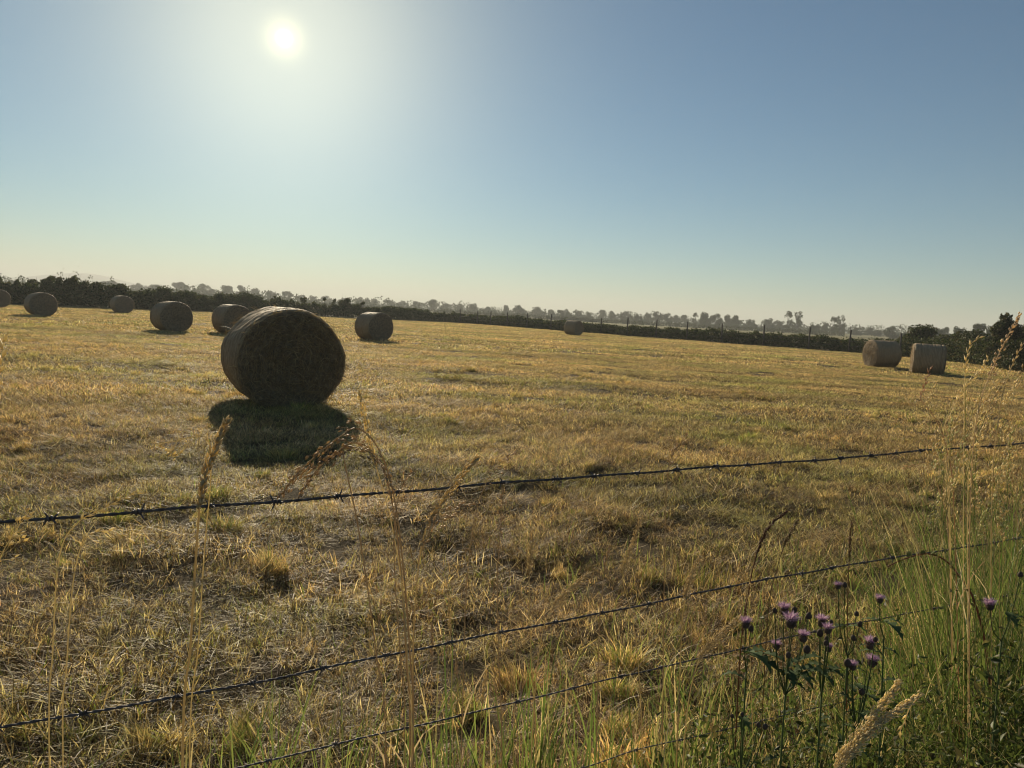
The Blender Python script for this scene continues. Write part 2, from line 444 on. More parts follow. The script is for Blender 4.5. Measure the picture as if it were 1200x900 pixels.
def lump(xy, s, seed):
    r = np.random.default_rng(seed); v = np.zeros(len(xy))
    for k in range(9):
        a = r.uniform(0, 6.28); f = 2 * math.pi / (s * r.uniform(.5, 2)); v += np.sin(f * (xy[:, 0] * math.cos(a) + xy[:, 1] * math.sin(a)) + r.uniform(0, 6.28))
    return v / 3.0      # about unit spread

def build_sward():
    cA = bpy.data.collections.new('near_patches'); cB = bpy.data.collections.new('middle_patches'); cC = bpy.data.collections.new('far_patches')
    cT = bpy.data.collections.new('tuft_patches'); cH = bpy.data.collections.new('thatch_patches')
    mixes = [[.36, .20, .17, .07, .20], [.30, .16, .23, .12, .19], [.40, .26, .11, .03, .20], [.34, .18, .19, .08, .21]]
    for i in range(6):
        patch('near_sward', .5, 2100, .047, .0034, [np.array(mixes[i % 4]) * .86 + np.array([0, 0, 0, 0, .14])][0], M_field, cA, lying=.5, segs=3, thatch=.58)
    for i in range(5):
        patch('middle_sward', 1.1, 2300, .048, .0085, mixes[i % 4], M_field, cB, lying=.45)
    for i in range(4):
        patch('far_sward', 2.8, 2000, .07, .026, mixes[i % 4], M_field, cC, lying=.35)
    for i in range(6):       # tussocks left standing
        n = 260; b = np.zeros((n, 3)); rr = .10 * np.sqrt(rng.uniform(0, 1, n)); aa = rng.uniform(0, 6.28, n)
        b[:, 0] = rr * np.cos(aa); b[:, 1] = rr * np.sin(aa); b[:, 2] = -.01
        mb = MB(); mb.add(*blades(b, aa + math.pi / 2 * 0 + rng.normal(0, .6, n), rng.uniform(.05, .55, n) + rr * 3, rng.uniform(.07, .19, n), rng.uniform(.003, .007, n), rng.uniform(.2, 1.2, n), colours(n, [[.25, .10, .35, .25, .05], [.42, .25, .18, .05, .10]][i % 2]), 3))
        o = mb.obj('tussock', M_field, link=False); cT.objects.link(o)
    for i in range(6):       # wisps of dropped hay
        n = 420; b = np.zeros((n, 3)); b[:, 0] = rng.normal(0, .16, n); b[:, 1] = rng.normal(0, .09, n)
        b[:, 2] = .01 + .075 * np.exp(-(b[:, 0] / .16) ** 2 - (b[:, 1] / .10) ** 2) * rng.uniform(0, 1, n)
        mb = MB(); mb.add(*blades(b, rng.uniform(0, 6.28, n), rng.uniform(1.0, 1.9, n), rng.uniform(.06, .17, n), rng.uniform(.002, .0045, n), rng.uniform(-.8, .8, n), colours(n, [.42, .26, .06, .01, .25]), 3))
        o = mb.obj('hay_wisp', M_field, link=False); cH.objects.link(o)
    xy = wedge(1.2, 10.5, .37); 
    scatter('near_stubble_grass', xy, cA, 6, np.clip(rng.uniform(.8, 1.25, len(xy)) * (1 + .38 * np.clip(lump(xy, .9, 3), -1.1, 1.5)), .84, 1.7), 'short mown straw and green stubble of the near field')
    xy = wedge(9.5, 34, .80); xy = xy[in_field(xy, 1)]
    scatter('middle_stubble_grass', xy, cB, 5, np.clip(rng.uniform(.8, 1.25, len(xy)) * (1 + .33 * np.clip(lump(xy, 1.8, 4), -1.1, 1.5)), .86, 1.7), 'golden mown stubble round the largest bale')
    xy = wedge(32, 125, 2.0); xy = xy[in_field(xy, 1)]
    scatter('far_stubble_grass', xy, cC, 4, np.clip(rng.uniform(.8, 1.25, len(xy)) * (1 + .22 * np.clip(lump(xy, 5, 5), -1, 1.5)), .86, 1.6), 'golden mown stubble reaching to the far hedge')
    xy = wedge(1.6, 40, .33); d = xy[:, 1]; v = lump(xy, 1.6, 9) + rng.normal(0, .6, len(xy)); keep = v > .65 + .05 * d
    xy = xy[keep]; scatter('tussock_grass', xy, cT, 6, np.clip(rng.lognormal(-.52, .32, len(xy)), .35, 1.2), 'darker tussocks left standing in the mown field')
    xy = wedge(2.0, 75, .42); d = xy[:, 1]; v = lump(xy * np.array([.55, 1.0]), 2.6, 12) + rng.normal(0, .55, len(xy)); keep = (v > 1.0 + .010 * d) & in_field(xy, 2)
    xy = xy[keep]; scatter('dropped_hay_grass', xy, cH, 6, rng.uniform(.7, 1.4, len(xy)), 'brown wisps of dropped hay strewn over the stubble')
build_sward()

# ------------------------------------------------------------------ hay bales
def bale_materials():
    wrap, t = new_mat('net_wrap')
    oc = N(t, 'ShaderNodeTexCoord').outputs['Object']
    n = noise(t, mapping(t, oc, (6, 1.2, 1.2)), 9, 5, .65)
    c = ramp(t, n, [(.3, (.22, .155, .085)), (.55, (.36, .27, .16)), (.75, (.50, .40, .26))])
    wv = N(t, 'ShaderNodeTexWave', wave_type='BANDS', bands_direction='X'); wv.inputs['Scale'].default_value = 5.5; wv.inputs['Distortion'].default_value = 5.0; wv.inputs['Detail'].default_value = 3.0; wv.inputs['Detail Scale'].default_value = 2.0
    t.links.new(oc, wv.inputs['Vector'])
    c = mixc(t, .5, c, ramp(t, wv.outputs['Fac'], [(.15, (.60, .57, .54)), (.45, (1.0, 1.0, 1.0)), (.9, (1.12, 1.12, 1.12))]), 'MULTIPLY')
    p = N(t, 'ShaderNodeBsdfPrincipled'); t.links.new(c, p.inputs['Base Color']); p.inputs['Roughness'].default_value = .7; p.inputs['Specular IOR Level'].default_value = .18
    b = N(t, 'ShaderNodeBump'); b.inputs['Strength'].default_value = .7; b.inputs['Distance'].default_value = .02
    t.links.new(noise(t, mapping(t, oc, (9, 2, 2)), 11, 5, .7), b.inputs['Height']); t.links.new(b.outputs[0], p.inputs['Normal'])
    o = N(t, 'ShaderNodeOutputMaterial'); t.links.new(p.outputs[0], o.inputs['Surface'])
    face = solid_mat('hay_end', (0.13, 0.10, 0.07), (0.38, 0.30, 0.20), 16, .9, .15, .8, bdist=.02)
    return wrap, face
M_wrap, M_end = bale_materials()
M_straw = plant_mat('loose_hay', .25, .6, .3, vary=False)
BR, BL = 0.72, 1.22     # radius, length

def bale_point(x, th, r, seed):
    """axis along local x; sagged a little, flat underneath; origin at the contact with the ground"""
    k = 1 + .012 * np.sin(3 * th + seed) + .010 * np.sin(5 * th + 2 * seed + x * 2) + .006 * np.sin(11 * th + 4 * x + seed)
    y = r * k * np.cos(th) * 1.05; z = r * k * np.sin(th) * 0.985
    zmin = -BR * .955; z = np.where(z < zmin, zmin + (z - zmin) * .15, z)
    return np.stack([np.broadcast_to(x, y.shape), y, z + BR * .96], -1)

def build_bale_meshes(seed, nstraw):
    r = np.random.default_rng(seed)
    na, nl = 96, 44; th = np.linspace(0, 2 * math.pi, na, endpoint=False)
    s = np.linspace(-1, 1, nl); x = BL / 2 * np.sign(s) * np.abs(s) ** .8
    prof = BR * (1 - .055 * np.clip((np.abs(s) - .86) / .14, 0, 1) ** 2)
    groove = np.zeros(nl)
    for g in r.uniform(-.52, .52, 9): groove -= .017 * np.exp(-((x - g) / .018) ** 2)
    X, TH = np.meshgrid(x, th, indexing='ij'); RR = np.broadcast_to((prof + groove)[:, None], X.shape) + r.normal(0, .0035, X.shape)
    V = bale_point(X, TH, RR, seed).reshape(-1, 3)
    i, j = np.meshgrid(np.arange(nl - 1), np.arange(na), indexing='ij'); j2 = (j + 1) % na
    Q = np.stack([i * na + j, i * na + j2, (i + 1) * na + j2, (i + 1) * na + j], 2).reshape(-1, 4)[:, ::-1]
    side = mesh_np('net_wrap', V, Q, None, M_wrap, smooth=True, link=False).data
    ends = []
    for sg in (-1, 1):
        rr = np.linspace(0.02, BR * .945, 34); RRr, TH = np.meshgrid(rr, th, indexing='ij')
        q = RRr / BR
        dx = .05 * (1 - q ** 4) + .014 * np.sin(2 * math.pi * RRr / .058 + TH + 1.5 * np.sin(3 * TH)) * (1 - q ** 6) + r.normal(0, .007, RRr.shape) * (1 - q ** 8) + .02 * np.sin(4 * TH + 7 * q + seed) * (1 - q ** 3) * q
        V = bale_point(sg * BL / 2, TH, RRr, seed); V[..., 0] += sg * dx
        V = V.reshape(-1, 3); i, j = np.meshgrid(np.arange(len(rr) - 1), np.arange(na), indexing='ij'); j2 = (j + 1) % na
        Q = np.stack([i * na + j, i * na + j2, (i + 1) * na + j2, (i + 1) * na + j], 2).reshape(-1, 4)
        Q = np.concatenate([np.concatenate([Q[:, [0, 1, 2]], Q[:, [0, 2, 3]]])])
        V = np.concatenate([V, [[sg * (BL / 2 + .05), 0, BR * .96]]]); Q = np.concatenate([Q, [[len(V) - 1, (k + 1) % na, k] for k in range(na)]])
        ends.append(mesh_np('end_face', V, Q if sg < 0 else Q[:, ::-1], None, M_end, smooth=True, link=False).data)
    mb = MB()
    for sg in (-1, 1):
        n = nstraw; q = np.sqrt(r.uniform(0, 1, n)) * .98; a = r.uniform(0, 6.28, n)
        P = bale_point(np.full(n, sg * BL / 2), a, q * BR, seed); P[:, 0] += sg * (.045 * (1 - q ** 4) + .012)
        tan = np.stack([np.zeros(n), -np.sin(a), np.cos(a)], 1); rd = np.stack([np.zeros(n), np.cos(a), np.sin(a)], 1)
        d = nrm(tan * r.normal(0, 1, (n, 1)) + rd * r.normal(0, .55, (n, 1)) + np.array([sg, 0, 0]) * r.uniform(-.05, .42, (n, 1)) + np.array([0, 0, -1]) * r.uniform(0, .5, (n, 1)))
        L = r.uniform(.05, .20, (n, 1)); w = r.uniform(.0015, .0035, (n, 1)); sd_ = nrm(np.cross(d, r.normal(size=(n, 3))))
        mid = P + d * L * .5 + np.array([sg, 0, 0]) * .012; tip = P + d * L + np.array([0, 0, -1]) * L * .15
        V = np.stack([P - sd_ * w, P + sd_ * w, mid + sd_ * w, mid - sd_ * w, tip], 1).reshape(-1, 3)
        T = (np.array([[0, 1, 2], [0, 2, 3], [3, 2, 4]])[None] + (np.arange(n) * 5)[:, None, None]).reshape(-1, 3)
        c = np.array([(.42, .30, .16), (.56, .43, .25), (.22, .15, .08)])[r.choice(3, n, p=[.5, .2, .3])] * r.uniform(.7, 1.15, (n, 1))
        mb.add(V, T, np.repeat(c, 5, 0))
    n = nstraw // 3; a = r.uniform(0, 6.28, n); xx = r.uniform(-BL / 2, BL / 2, n)          # fuzz on the wrap
    P = bale_point(xx, a, np.full(n, BR - .004), seed); rd = np.stack([np.zeros(n), np.cos(a), np.sin(a)], 1); tan = np.stack([np.zeros(n), -np.sin(a), np.cos(a)], 1)
    d = nrm(tan * r.choice([-1, 1], (n, 1)) + rd * r.uniform(.05, .35, (n, 1)) + np.array([1, 0, 0]) * r.normal(0, .3, (n, 1)))
    L = r.uniform(.03, .09, (n, 1)); w = .0016; sd_ = nrm(np.cross(d, rd)); tip = P + d * L
    mb.add(np.stack([P - sd_ * w, P + sd_ * w, tip], 1).reshape(-1, 3), np.arange(n * 3).reshape(-1, 3), np.repeat(np.array([(.45, .35, .19)]) * r.uniform(.7, 1.2, (n, 1)), 3, 0))
    straw = mb.obj('loose_straw', M_straw, link=False).data
    return side, ends, straw
BM_near = build_bale_meshes(3, 4200)
BM_far = [build_bale_meshes(5, 700), build_bale_meshes(8, 700)]

def bale(px, base_y, dist, az, label, meshes, size=1.0, tilt=0.0):
    d = ray(px, base_y); x, y = d[0] / d[1] * dist, dist
    e = empty('hay_bale', (x, y, gz(x, y) - .02), label, 'hay bale', 'round hay bales standing in the field')
    e.rotation_euler = (tilt, 0, math.pi / 2 - rad(az)); e.scale = (size,) * 3
    side, ends, straw = meshes
    for nm, me in (('net_wrap', side), ('end_face', ends[0]), ('end_face', ends[1]), ('loose_straw', straw)):
        o = bpy.data.objects.new(nm, me); COL.objects.link(o); o.parent = e
        if nm == 'loose_straw': o['kind'] = 'stuff'
    return e
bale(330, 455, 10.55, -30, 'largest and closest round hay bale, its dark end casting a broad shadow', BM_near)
bale(272, 388, 34.5, -47, 'round hay bale mostly hidden behind the largest bale', BM_far[0])
bale(201, 383, 33.5, -46, 'round hay bale standing alone just behind and beside the largest bale, dark end showing', BM_far[1], 1.0)
bale(143, 363.5, 59.0, -46, 'smallest dark bale by the hedge, under the end of the blue hill', BM_far[0], 1.0)
bale(48, 367, 43.5, -46, 'round hay bale under the bushy tall hedge, second bale from the photo edge', BM_far[1], 1.0)
bale(-3, 354, 55.0, -46, 'half bale cut off by the edge of the photo beside the tall hedge', BM_far[0], 1.0)
bale(438, 395, 36.0, -45, 'round hay bale alone past the largest bale, side and dark end both showing', BM_far[1], 1.0)
bale(672, 391.5, 69.0, -50, 'tiny far hay bale against the low hedge and its fence posts', BM_far[0], 1.0)
bale(1032, 427, 37.5, -94, 'bale with a sunlit orange round end, farther of the two near the bushes', BM_far[1], 1.0)
bale(1086, 435, 33.5, -65, 'bale seen side-on as a dark square block, closer of the two near the bushes', BM_far[0], 1.0)

# ------------------------------------------------------------------ hedges
HEDGE_COL = np.array([(.055, .075, .022), (.075, .095, .03), (.10, .105, .04), (.13, .11, .05)])
def hedge_strip(name, P, height, width, n, leaf, label, mat=None, ragged=.35, stems=True):
    """a hedgerow along the plan polyline P; height is a function of the fraction along it"""
    P = catmull(P, 10); seg = np.linalg.norm(np.diff(P[:, :2], axis=0), axis=1); L = np.concatenate([[0], np.cumsum(seg)])
    s = rng.uniform(0, L[-1], n); f = s / L[-1]
    x = np.interp(s, L, P[:, 0]); y = np.interp(s, L, P[:, 1])
    dx = np.gradient(P[:, 0], L); dy = np.gradient(P[:, 1], L); nx = -np.interp(s, L, dy); ny = np.interp(s, L, dx)
    rg = np.zeros(n); rr = np.random.default_rng(int(L[-1] * 7))
    for lam in (23, 9, 4.5, 2.3, 1.2, .7): rg += np.sin(2 * math.pi * s / lam + rr.uniform(0, 6.28) + 1.3 * np.sin(s / lam * .7)) * .36
    h = height(f) * (1 + ragged * .5 * rg)
    u = rng.uniform(0, 1, n) ** .8; off = rng.normal(0, .42, n) * width * (1 - .45 * u ** 2)
    z = ground_z(x, y) + u * h + rng.normal(0, .05, n)
    ctr = np.stack([x + nx * off, y + ny * off, z], 1)
    mb = MB(); c = HEDGE_COL[rng.choice(4, n, p=[.35, .35, .2, .1])] * rng.uniform(.7, 1.3, (n, 1))
    mb.add(*quads(ctr, leaf * rng.uniform(.6, 1.4, n), c, asp=.7))
    k = int(L[-1] * 2.2)                                          # shoots sticking out of the top
    i = rng.integers(0, n, k)
    b = ctr[i].copy(); b[:, 2] = ground_z(b[:, 0], b[:, 1]) + h[i] * .55
    mb.add(*blades(b, rng.uniform(0, 6.28, k), rng.uniform(0, .3, k), h[i] * rng.uniform(.35, .62, k), .03, rng.uniform(0, .5, k), np.array([(.07, .07, .03)]), 2))
    k = int(L[-1] * .9); i = rng.integers(0, n, k); q = ctr[i].copy(); q[:, 2] = ground_z(q[:, 0], q[:, 1]) + h[i] * rng.uniform(.9, 1.0 + ragged * .6, k)   # sprigs above the trimmed line
    q = np.repeat(q, 16, 0) + rng.normal(0, 1, (k * 16, 3)) * np.repeat(rng.uniform(.08, .26, k), 16)[:, None]
    mb.add(*quads(q, leaf * rng.uniform(.4, .9, len(q)), HEDGE_COL[1] * rng.uniform(.7, 1.3, (len(q), 1)), asp=.7))
    c0 = P[0].copy(); c0[2] = gz(c0[0], c0[1])
    root = empty(name, c0, label, 'hedge', 'hedges round the fields')
    o = mb.obj('foliage', mat or M_leaf, root, origin=c0); o['kind'] = 'stuff'
    mb = MB()
    for q in np.arange(0, L[-1], .8):
        x0, y0 = np.interp(q, L, P[:, 0]) + random.uniform(-.2, .2), np.interp(q, L, P[:, 1]) + random.uniform(-.2, .2); z0 = gz(x0, y0) - .05
        hh = float(height(np.array(q / L[-1]))) * .8
        V, T = tube([(x0, y0, z0), (x0 + random.uniform(-.2, .2), y0 + random.uniform(-.1, .1), z0 + hh * .5), (x0 + random.uniform(-.4, .4), y0 + random.uniform(-.2, .2), z0 + hh)], [.04, .03, .012], 4)
        mb.add(V, T, (1, 1, 1))
    o = mb.obj('stems', M_bark, root, origin=c0); o['kind'] = 'stuff'
    return root
def hp(i, j): return HEDGE[i:j]
hedge_strip('hedgerow', hp(0, 5), lambda f: np.interp(f, [0, .35, .55, .72, .8, 1], [2.3, 2.2, 2.05, 1.95, 1.8, 1.7]), 1.9, 70000, .21, 'tall ragged dark hedge behind the bales under the blue hill', ragged=.55)
hedge_strip('hedgerow', HEDGE[4:8], lambda f: np.interp(f, [0, .3, .6, 1], [1.7, 1.5, 1.2, 1.0]), 1.5, 44000, .20, 'low dark hedge running behind the tiny far bale', ragged=.40)
hedge_strip('hedgerow', HEDGE[7:14], lambda f: np.interp(f, [0, .2, .4, .6, 1], [1.0, 1.08, 1.2, 1.45, 1.9]), 1.5, 60000, .17, 'low dense hedge with fence posts along it, leading to the two bales by the bushes', ragged=.32)
for k, (pts, hh, lab) in enumerate([
    ([(300, 352), (420, 358.0), (560, 367.5), (700, 376)], 1.6, 'thin dark hedge across the fields, second hedge beyond the tiny bale'),
    ([(640, 371.5), (760, 378.2), (880, 386), (990, 392)], 1.5, 'thin hazy hedge line beyond the fence posts'),
    ([(-60, 334.5), (60, 340.7), (180, 347), (300, 352.5)], 2.0, 'hazy far hedge peeping over the tall ragged hedge')]):
    Q = np.array([on_ground(x, y, .05) for x, y in pts]); Q = Q * np.minimum(1, 330 / np.hypot(Q[:, 0], Q[:, 1]))[:, None]
    hedge_strip('field_hedge', Q, lambda f, hh=hh: hh + 0 * f, 2.0, 7000, .5, lab, M_far, ragged=.35)

# ------------------------------------------------------------------ trees and bushes
def crown_cloud(mb, lobes, n, leaf, cols, hollow=.55):
    k = np.array([l[3] ** 2 * l[4] for l in lobes]); idx = rng.choice(len(lobes), n, p=k / k.sum())
    Lb = np.array(lobes)[idx]
    d = nrm(rng.normal(size=(n, 3))); rr = rng.uniform(hollow, 1.05, n) ** .7
    c = Lb[:, :3] + d * rr[:, None] * np.stack([Lb[:, 3], Lb[:, 3], Lb[:, 4]], 1)
    col = np.asarray(cols)[rng.integers(0, len(cols), n)] * rng.uniform(.7, 1.3, (n, 1))
    mb.add(*quads(c, leaf * rng.uniform(.6, 1.5, n), col, asp=.75))

def tree_meshes(seed, kind):
    """unit tree: 1 m tall, about 1 m wide; returns trunk and crown meshes"""
    global rng
    keep = rng; rng = np.random.default_rng(seed); r = random.Random(seed)
    cr = MB(); tk = MB(); lobes = []
    cols = [(.045, .062, .022), (.06, .08, .028), (.08, .095, .035)]
    if kind == 'round':
        for k in range(18):
            a = r.uniform(0, 6.28); z = r.uniform(.14, .84); q = math.sqrt(r.random()) * .36 * math.sqrt(max(.12, 1 - ((z - .45) / .46) ** 2)); s = r.uniform(.12, .19)
            lobes.append((q * math.cos(a), q * math.sin(a), min(z, .98 - s), s, s * .95))
        crown_cloud(cr, lobes, 3600, .05, cols, .2)
    elif kind == 'broad':
        for k in range(24):
            a = r.uniform(0, 6.28); z = r.uniform(.10, .82); q = math.sqrt(r.random()) * .52 * math.sqrt(max(.10, 1 - ((z - .36) / .52) ** 2)); s = r.uniform(.13, .20)
            lobes.append((q * math.cos(a), q * math.sin(a), min(max(z, .10), .98 - s), s * 1.1, s * .9))
        crown_cloud(cr, lobes, 4600, .055, cols, .2)
    elif kind == 'slim':
        for k in range(20):
            z = r.uniform(.12, .93); q = .13 * (1 - abs(z - .5)); a = r.uniform(0, 6.28); s = r.uniform(.05, .09)
            lobes.append((q * math.cos(a), q * math.sin(a), z, s, s * 1.2))
        crown_cloud(cr, lobes, 1500, .034, cols, .2)
    else:   # low scrub
        for k in range(14):
            a = r.uniform(0, 6.28); q = math.sqrt(r.random()) * .6; s = r.uniform(.15, .26)
            lobes.append((q * math.cos(a), q * math.sin(a), r.uniform(.12, .7) * (1 - .5 * q), s, s))
        crown_cloud(cr, lobes, 2200, .05, cols)
    tr = .022 if kind != 'slim' else .014
    V, T = tube(catmull([(0, 0, -.03), (.01, .0, .2), (-.01, .015, .45), (.01, 0, .78)], 4), np.linspace(tr, tr * .3, 13), 7); tk.add(V, T)
    for k in range(8):
        l = lobes[k]; z0 = r.uniform(.18, .5); V, T = tube([(0, 0, z0), (l[0] * .5, l[1] * .5, (z0 + l[2]) / 2 - .01), (l[0], l[1], l[2])], [tr * .45, tr * .32, tr * .12], 5); tk.add(V, T)
    out = tk.obj('trunk', M_bark, link=False).data, cr.obj('crown', M_far, link=False).data
    rng = keep; return out
TREES = {k: [tree_meshes(100 + 10 * i + j, k) for j in range(4 if k in ('round', 'broad') else 2)] for i, k in enumerate(('round', 'broad', 'slim', 'scrub'))}

SKY = [  # photo x of the trunk, y of the top, crown width in pixels, kind, distance in metres
    (14, 327.5, 24, 'broad', 520), (99, 329.5, 18, 'round', 640), (130, 328.2, 26, 'broad', 600), (162, 330.6, 22, 'broad', 650), (182, 332.5, 20, 'round', 620), (211, 329.6, 24, 'broad', 600),
    (239, 332.0, 26, 'broad', 560), (266, 333.6, 20, 'round', 520), (283, 333.6, 20, 'broad', 560), (300, 336.5, 18, 'round', 600), (318, 340.5, 15, 'round', 560), (336, 340.5, 20, 'broad', 540),
    (352, 345, 16, 'round', 600), (367, 345.5, 13, 'round', 620), (382, 346, 14, 'round', 640), (403, 348, 16, 'broad', 620), (425, 347, 20, 'broad', 560), (438, 349, 14, 'round', 600), (455, 350.5, 17, 'broad', 620),
    (472, 351.2, 16, 'broad', 640), (490, 352.6, 16, 'round', 620), (507, 349.8, 13, 'round', 480), (523, 355.3, 16, 'broad', 560), (539, 355.2, 10, 'round', 500), (554, 354.4, 15, 'round', 500), (572, 358.8, 16, 'broad', 480),
    (593, 356.8, 10, 'round', 500), (608, 355.8, 20, 'broad', 480), (630, 358, 21, 'broad', 500), (647, 361.8, 12, 'round', 520), (660, 360.8, 20, 'broad', 430), (678, 362, 14, 'round', 470), (690, 364, 10, 'round', 430),
    (707, 362.3, 12, 'round', 500), (719, 363.8, 13, 'round', 480), (734, 362.8, 17, 'broad', 450), (747, 367, 16, 'broad', 400), (760, 365, 10, 'round', 480), (771, 365, 15, 'round', 460), (783, 366, 13, 'round', 460), (794, 368.5, 11, 'round', 500),
    (803, 368.3, 12, 'round', 480), (816, 366.2, 9, 'slim', 420), (827, 364.2, 17, 'round', 390), (839, 366.6, 16, 'round', 400), (855, 368.0, 14, 'round', 420), (864, 368.6, 13, 'round', 400), (880, 372.6, 17, 'broad', 420),
    (901, 371.6, 20, 'broad', 430), (914, 374.2, 14, 'round', 440), (924, 364.2, 12, 'slim', 380), (935, 364.8, 13, 'slim', 370), (955, 379, 17, 'broad', 360), (966, 378.2, 12, 'round', 420), (977, 370.8, 10, 'slim', 360), (986, 369.2, 12, 'slim', 350),
    (1003, 383.8, 16, 'broad', 420), (1018, 383.4, 15, 'round', 440), (1029, 385.5, 14, 'broad', 420), (1045, 381.4, 20, 'broad', 330), (1061, 388.5, 16, 'broad', 300), (1097, 382.4, 20, 'round', 260), (1108, 382.0, 13, 'round', 300), (1124, 381.0, 19, 'round', 250), (1148, 377.4, 22, 'round', 220), (1163, 380, 16, 'round', 240)]
ORD = lambda k: '%d%s' % (k, 'th' if 10 <= k % 100 <= 20 else {1: 'st', 2: 'nd', 3: 'rd'}.get(k % 10, 'th'))
NICE = {'round': 'round-crowned', 'broad': 'broad spreading', 'slim': 'slender thin-leaved', 'scrub': 'low'}
def plant_tree(x, ytop, wpx, kind, dist, label, name='skyline_tree', cat='tree', group='hazy trees along the skyline'):
    d = ray(x, ytop); hd = math.hypot(d[0], d[1]); p = CAM + d * (dist / hd)
    g = gz(p[0], p[1]); h = p[2] - g; w = wpx / F * dist * math.cos(math.atan((x - 600) / F))
    e = empty(name, (p[0], p[1], g - .1), label, cat, group)
    unit = {'round': .92, 'broad': 1.28, 'slim': .36, 'scrub': 1.5}[kind]
    e.scale = (w / unit, w / unit, h / .97); e.rotation_euler = (0, 0, random.uniform(0, 6.28))
    tk, cr = random.choice(TREES[kind])
    for nm, me in (('trunk', tk), ('crown', cr)):
        o = bpy.data.objects.new(nm, me); COL.objects.link(o); o.parent = e
    return e
for k, (x, yt, w, kind, dist) in enumerate(SKY):
    size = 'tall' if w >= 20 else ('small' if w <= 13 else 'middling')
    plant_tree(x, yt, w, kind, dist, f'{size} hazy {NICE[kind]} tree on the far skyline, {ORD(k + 1)} tree counting from the blue hill')

def far_wood():
    """the low band of scrub and hedgerow wood that joins the skyline trees: reads as one mass"""
    n = 42000; px = rng.uniform(-150, 1350, n); dist = rng.uniform(430, 800, n)
    az = np.arctan((px - 600) / F); x = np.sin(az) * dist; y = np.cos(az) * dist
    hump = 4.2 + 1.7 * np.sin(px / 17 + dist / 60) + 1.3 * np.sin(px / 7.3 + 1 - dist / 45) + 1.2 * np.sin(px / 41 + 2)
    z = ground_z(x, y) + rng.uniform(0, 1, n) * np.maximum(hump, 1.2)
    mb = MB(); mb.add(*quads(np.stack([x, y, z], 1), rng.uniform(.6, 1.6, n), np.array([(.05, .068, .025)]) * rng.uniform(.7, 1.3, (n, 1)), asp=.8))
    o = mb.obj('distant_woods', M_far); tag(o, 'hazy band of scrub and woodland under the skyline trees', 'woodland', kind='stuff')
far_wood()

def bush(px, base_y, dist, hgt, wid, n, leaf, label, cat='bush', name='bush', lobn=10, sparse=0, group='bushes in the hedge line', cols=None, spread=1.0, trunk=.06):
    d = ray(px, base_y); x, y = d[0] / d[1] * dist, dist; g = gz(x, y)
    e = empty(name, (x, y, g), label, cat, group)
    r = random.Random(int(px * 13 + dist)); lobes = []
    for k in range(lobn):
        a = r.uniform(0, 6.28); q = math.sqrt(r.random()) * .36 * wid; s = r.uniform(.13, .24) * wid * spread; z = r.uniform(.15, .92) * hgt
        q *= 1.15 - .7 * (z / hgt); lobes.append((q * math.cos(a), q * math.sin(a), min(z, hgt - s * .6), s * (1.2 - .5 * z / hgt), s * .8))
    mb = MB(); crown_cloud(mb, lobes, n, leaf, HEDGE_COL * .9 if cols is None else cols, .25)
    o = mb.obj('crown', M_leaf, e)
    tk = MB()
    for k in range(min(lobn, 9)):
        l = lobes[k]; b0 = (r.uniform(-.12, .12) * wid, r.uniform(-.12, .12) * wid, -.1)
        V, T = tube(catmull([b0, (b0[0] * .5 + l[0] * .4, b0[1] * .5 + l[1] * .4, l[2] * .5), (l[0], l[1], l[2])], 4), np.linspace(trunk, trunk * .25, 9), 5); tk.add(V, T)
    for k in range(sparse):
        l = r.choice(lobes); V, T = tube([(l[0], l[1], l[2] * .6), (l[0] + r.uniform(-.3, .3), l[1] + r.uniform(-.2, .2), hgt * r.uniform(.8, 1.08))], [.014, .005], 4); tk.add(V, T)
    tk.obj('trunk', M_bark, e)
    return e
for px, by, dist, h_, w_, n_, lab in [
    (36, 356, 71, 2.89, 3.0, 1500, 'ragged bush topping the tall hedge, first bush from the photo edge'),
    (57, 357, 72, 2.81, 2.6, 1400, 'ragged bush topping the tall hedge above the second bale'),
    (84, 358, 73, 2.66, 3.0, 1500, 'ragged dark bush topping the tall hedge, just past the second bale'),
    (110, 359, 74, 2.15, 2.6, 1100, 'low ragged bush topping the tall hedge under the blue hill'),
    (178, 362, 78, 2.15, 3.0, 1200, 'feathery bush in the tall hedge between the smallest bale and the lone bale'),
    (210, 363, 80, 2.07, 2.8, 1100, 'feathery bush in the hedge above the lone dark-ended bale'),
    (322, 368, 93, 2.34, 1.6, 500, 'tiny upright bush in the hedge straight above the largest bale'),
    (357, 370, 95, 2.61, 2.8, 1000, 'thin round bush in the hedge, first of a loose row past the largest bale'),
    (378, 371, 95, 2.52, 1.8, 700, 'thin narrow bush in the hedge, second of the loose row past the largest bale'),
    (392, 371, 95, 2.34, 1.8, 700, 'thin narrow bush in the hedge, third of the loose row past the largest bale'),
    (405, 372, 95, 2.88, 2.8, 1100, 'thin round bush in the hedge, biggest of the loose row past the largest bale'),
    (424, 373, 95, 2.25, 1.7, 600, 'last thin bush of the loose row, above the bale standing alone')]:
    bush(px, by, dist, h_, w_, n_, .16, lab, sparse=5, lobn=9, spread=.8, trunk=.04)
BC = HEDGE_COL * .8
bush(1078, 420, 60, 2.5, 4.4, 5200, .17, 'rounded bush with bare twigs behind the square-looking bale', sparse=16, lobn=14, cols=BC, trunk=.04)
bush(1112, 423, 57, 2.1, 4.6, 5200, .16, 'dark spreading bush just past the square-looking bale', lobn=14, cols=BC)
bush(1140, 428, 53, 2.2, 5.0, 6000, .16, 'dark bush between the square-looking bale and the tall bushy tree', lobn=15, cols=BC)
bush(1178, 432, 46, 3.45, 3.4, 9000, .15, 'tall dark bushy tree behind the seed heads by the hedge end', cat='tree', name='hedge_tree', lobn=18, cols=BC, trunk=.09)
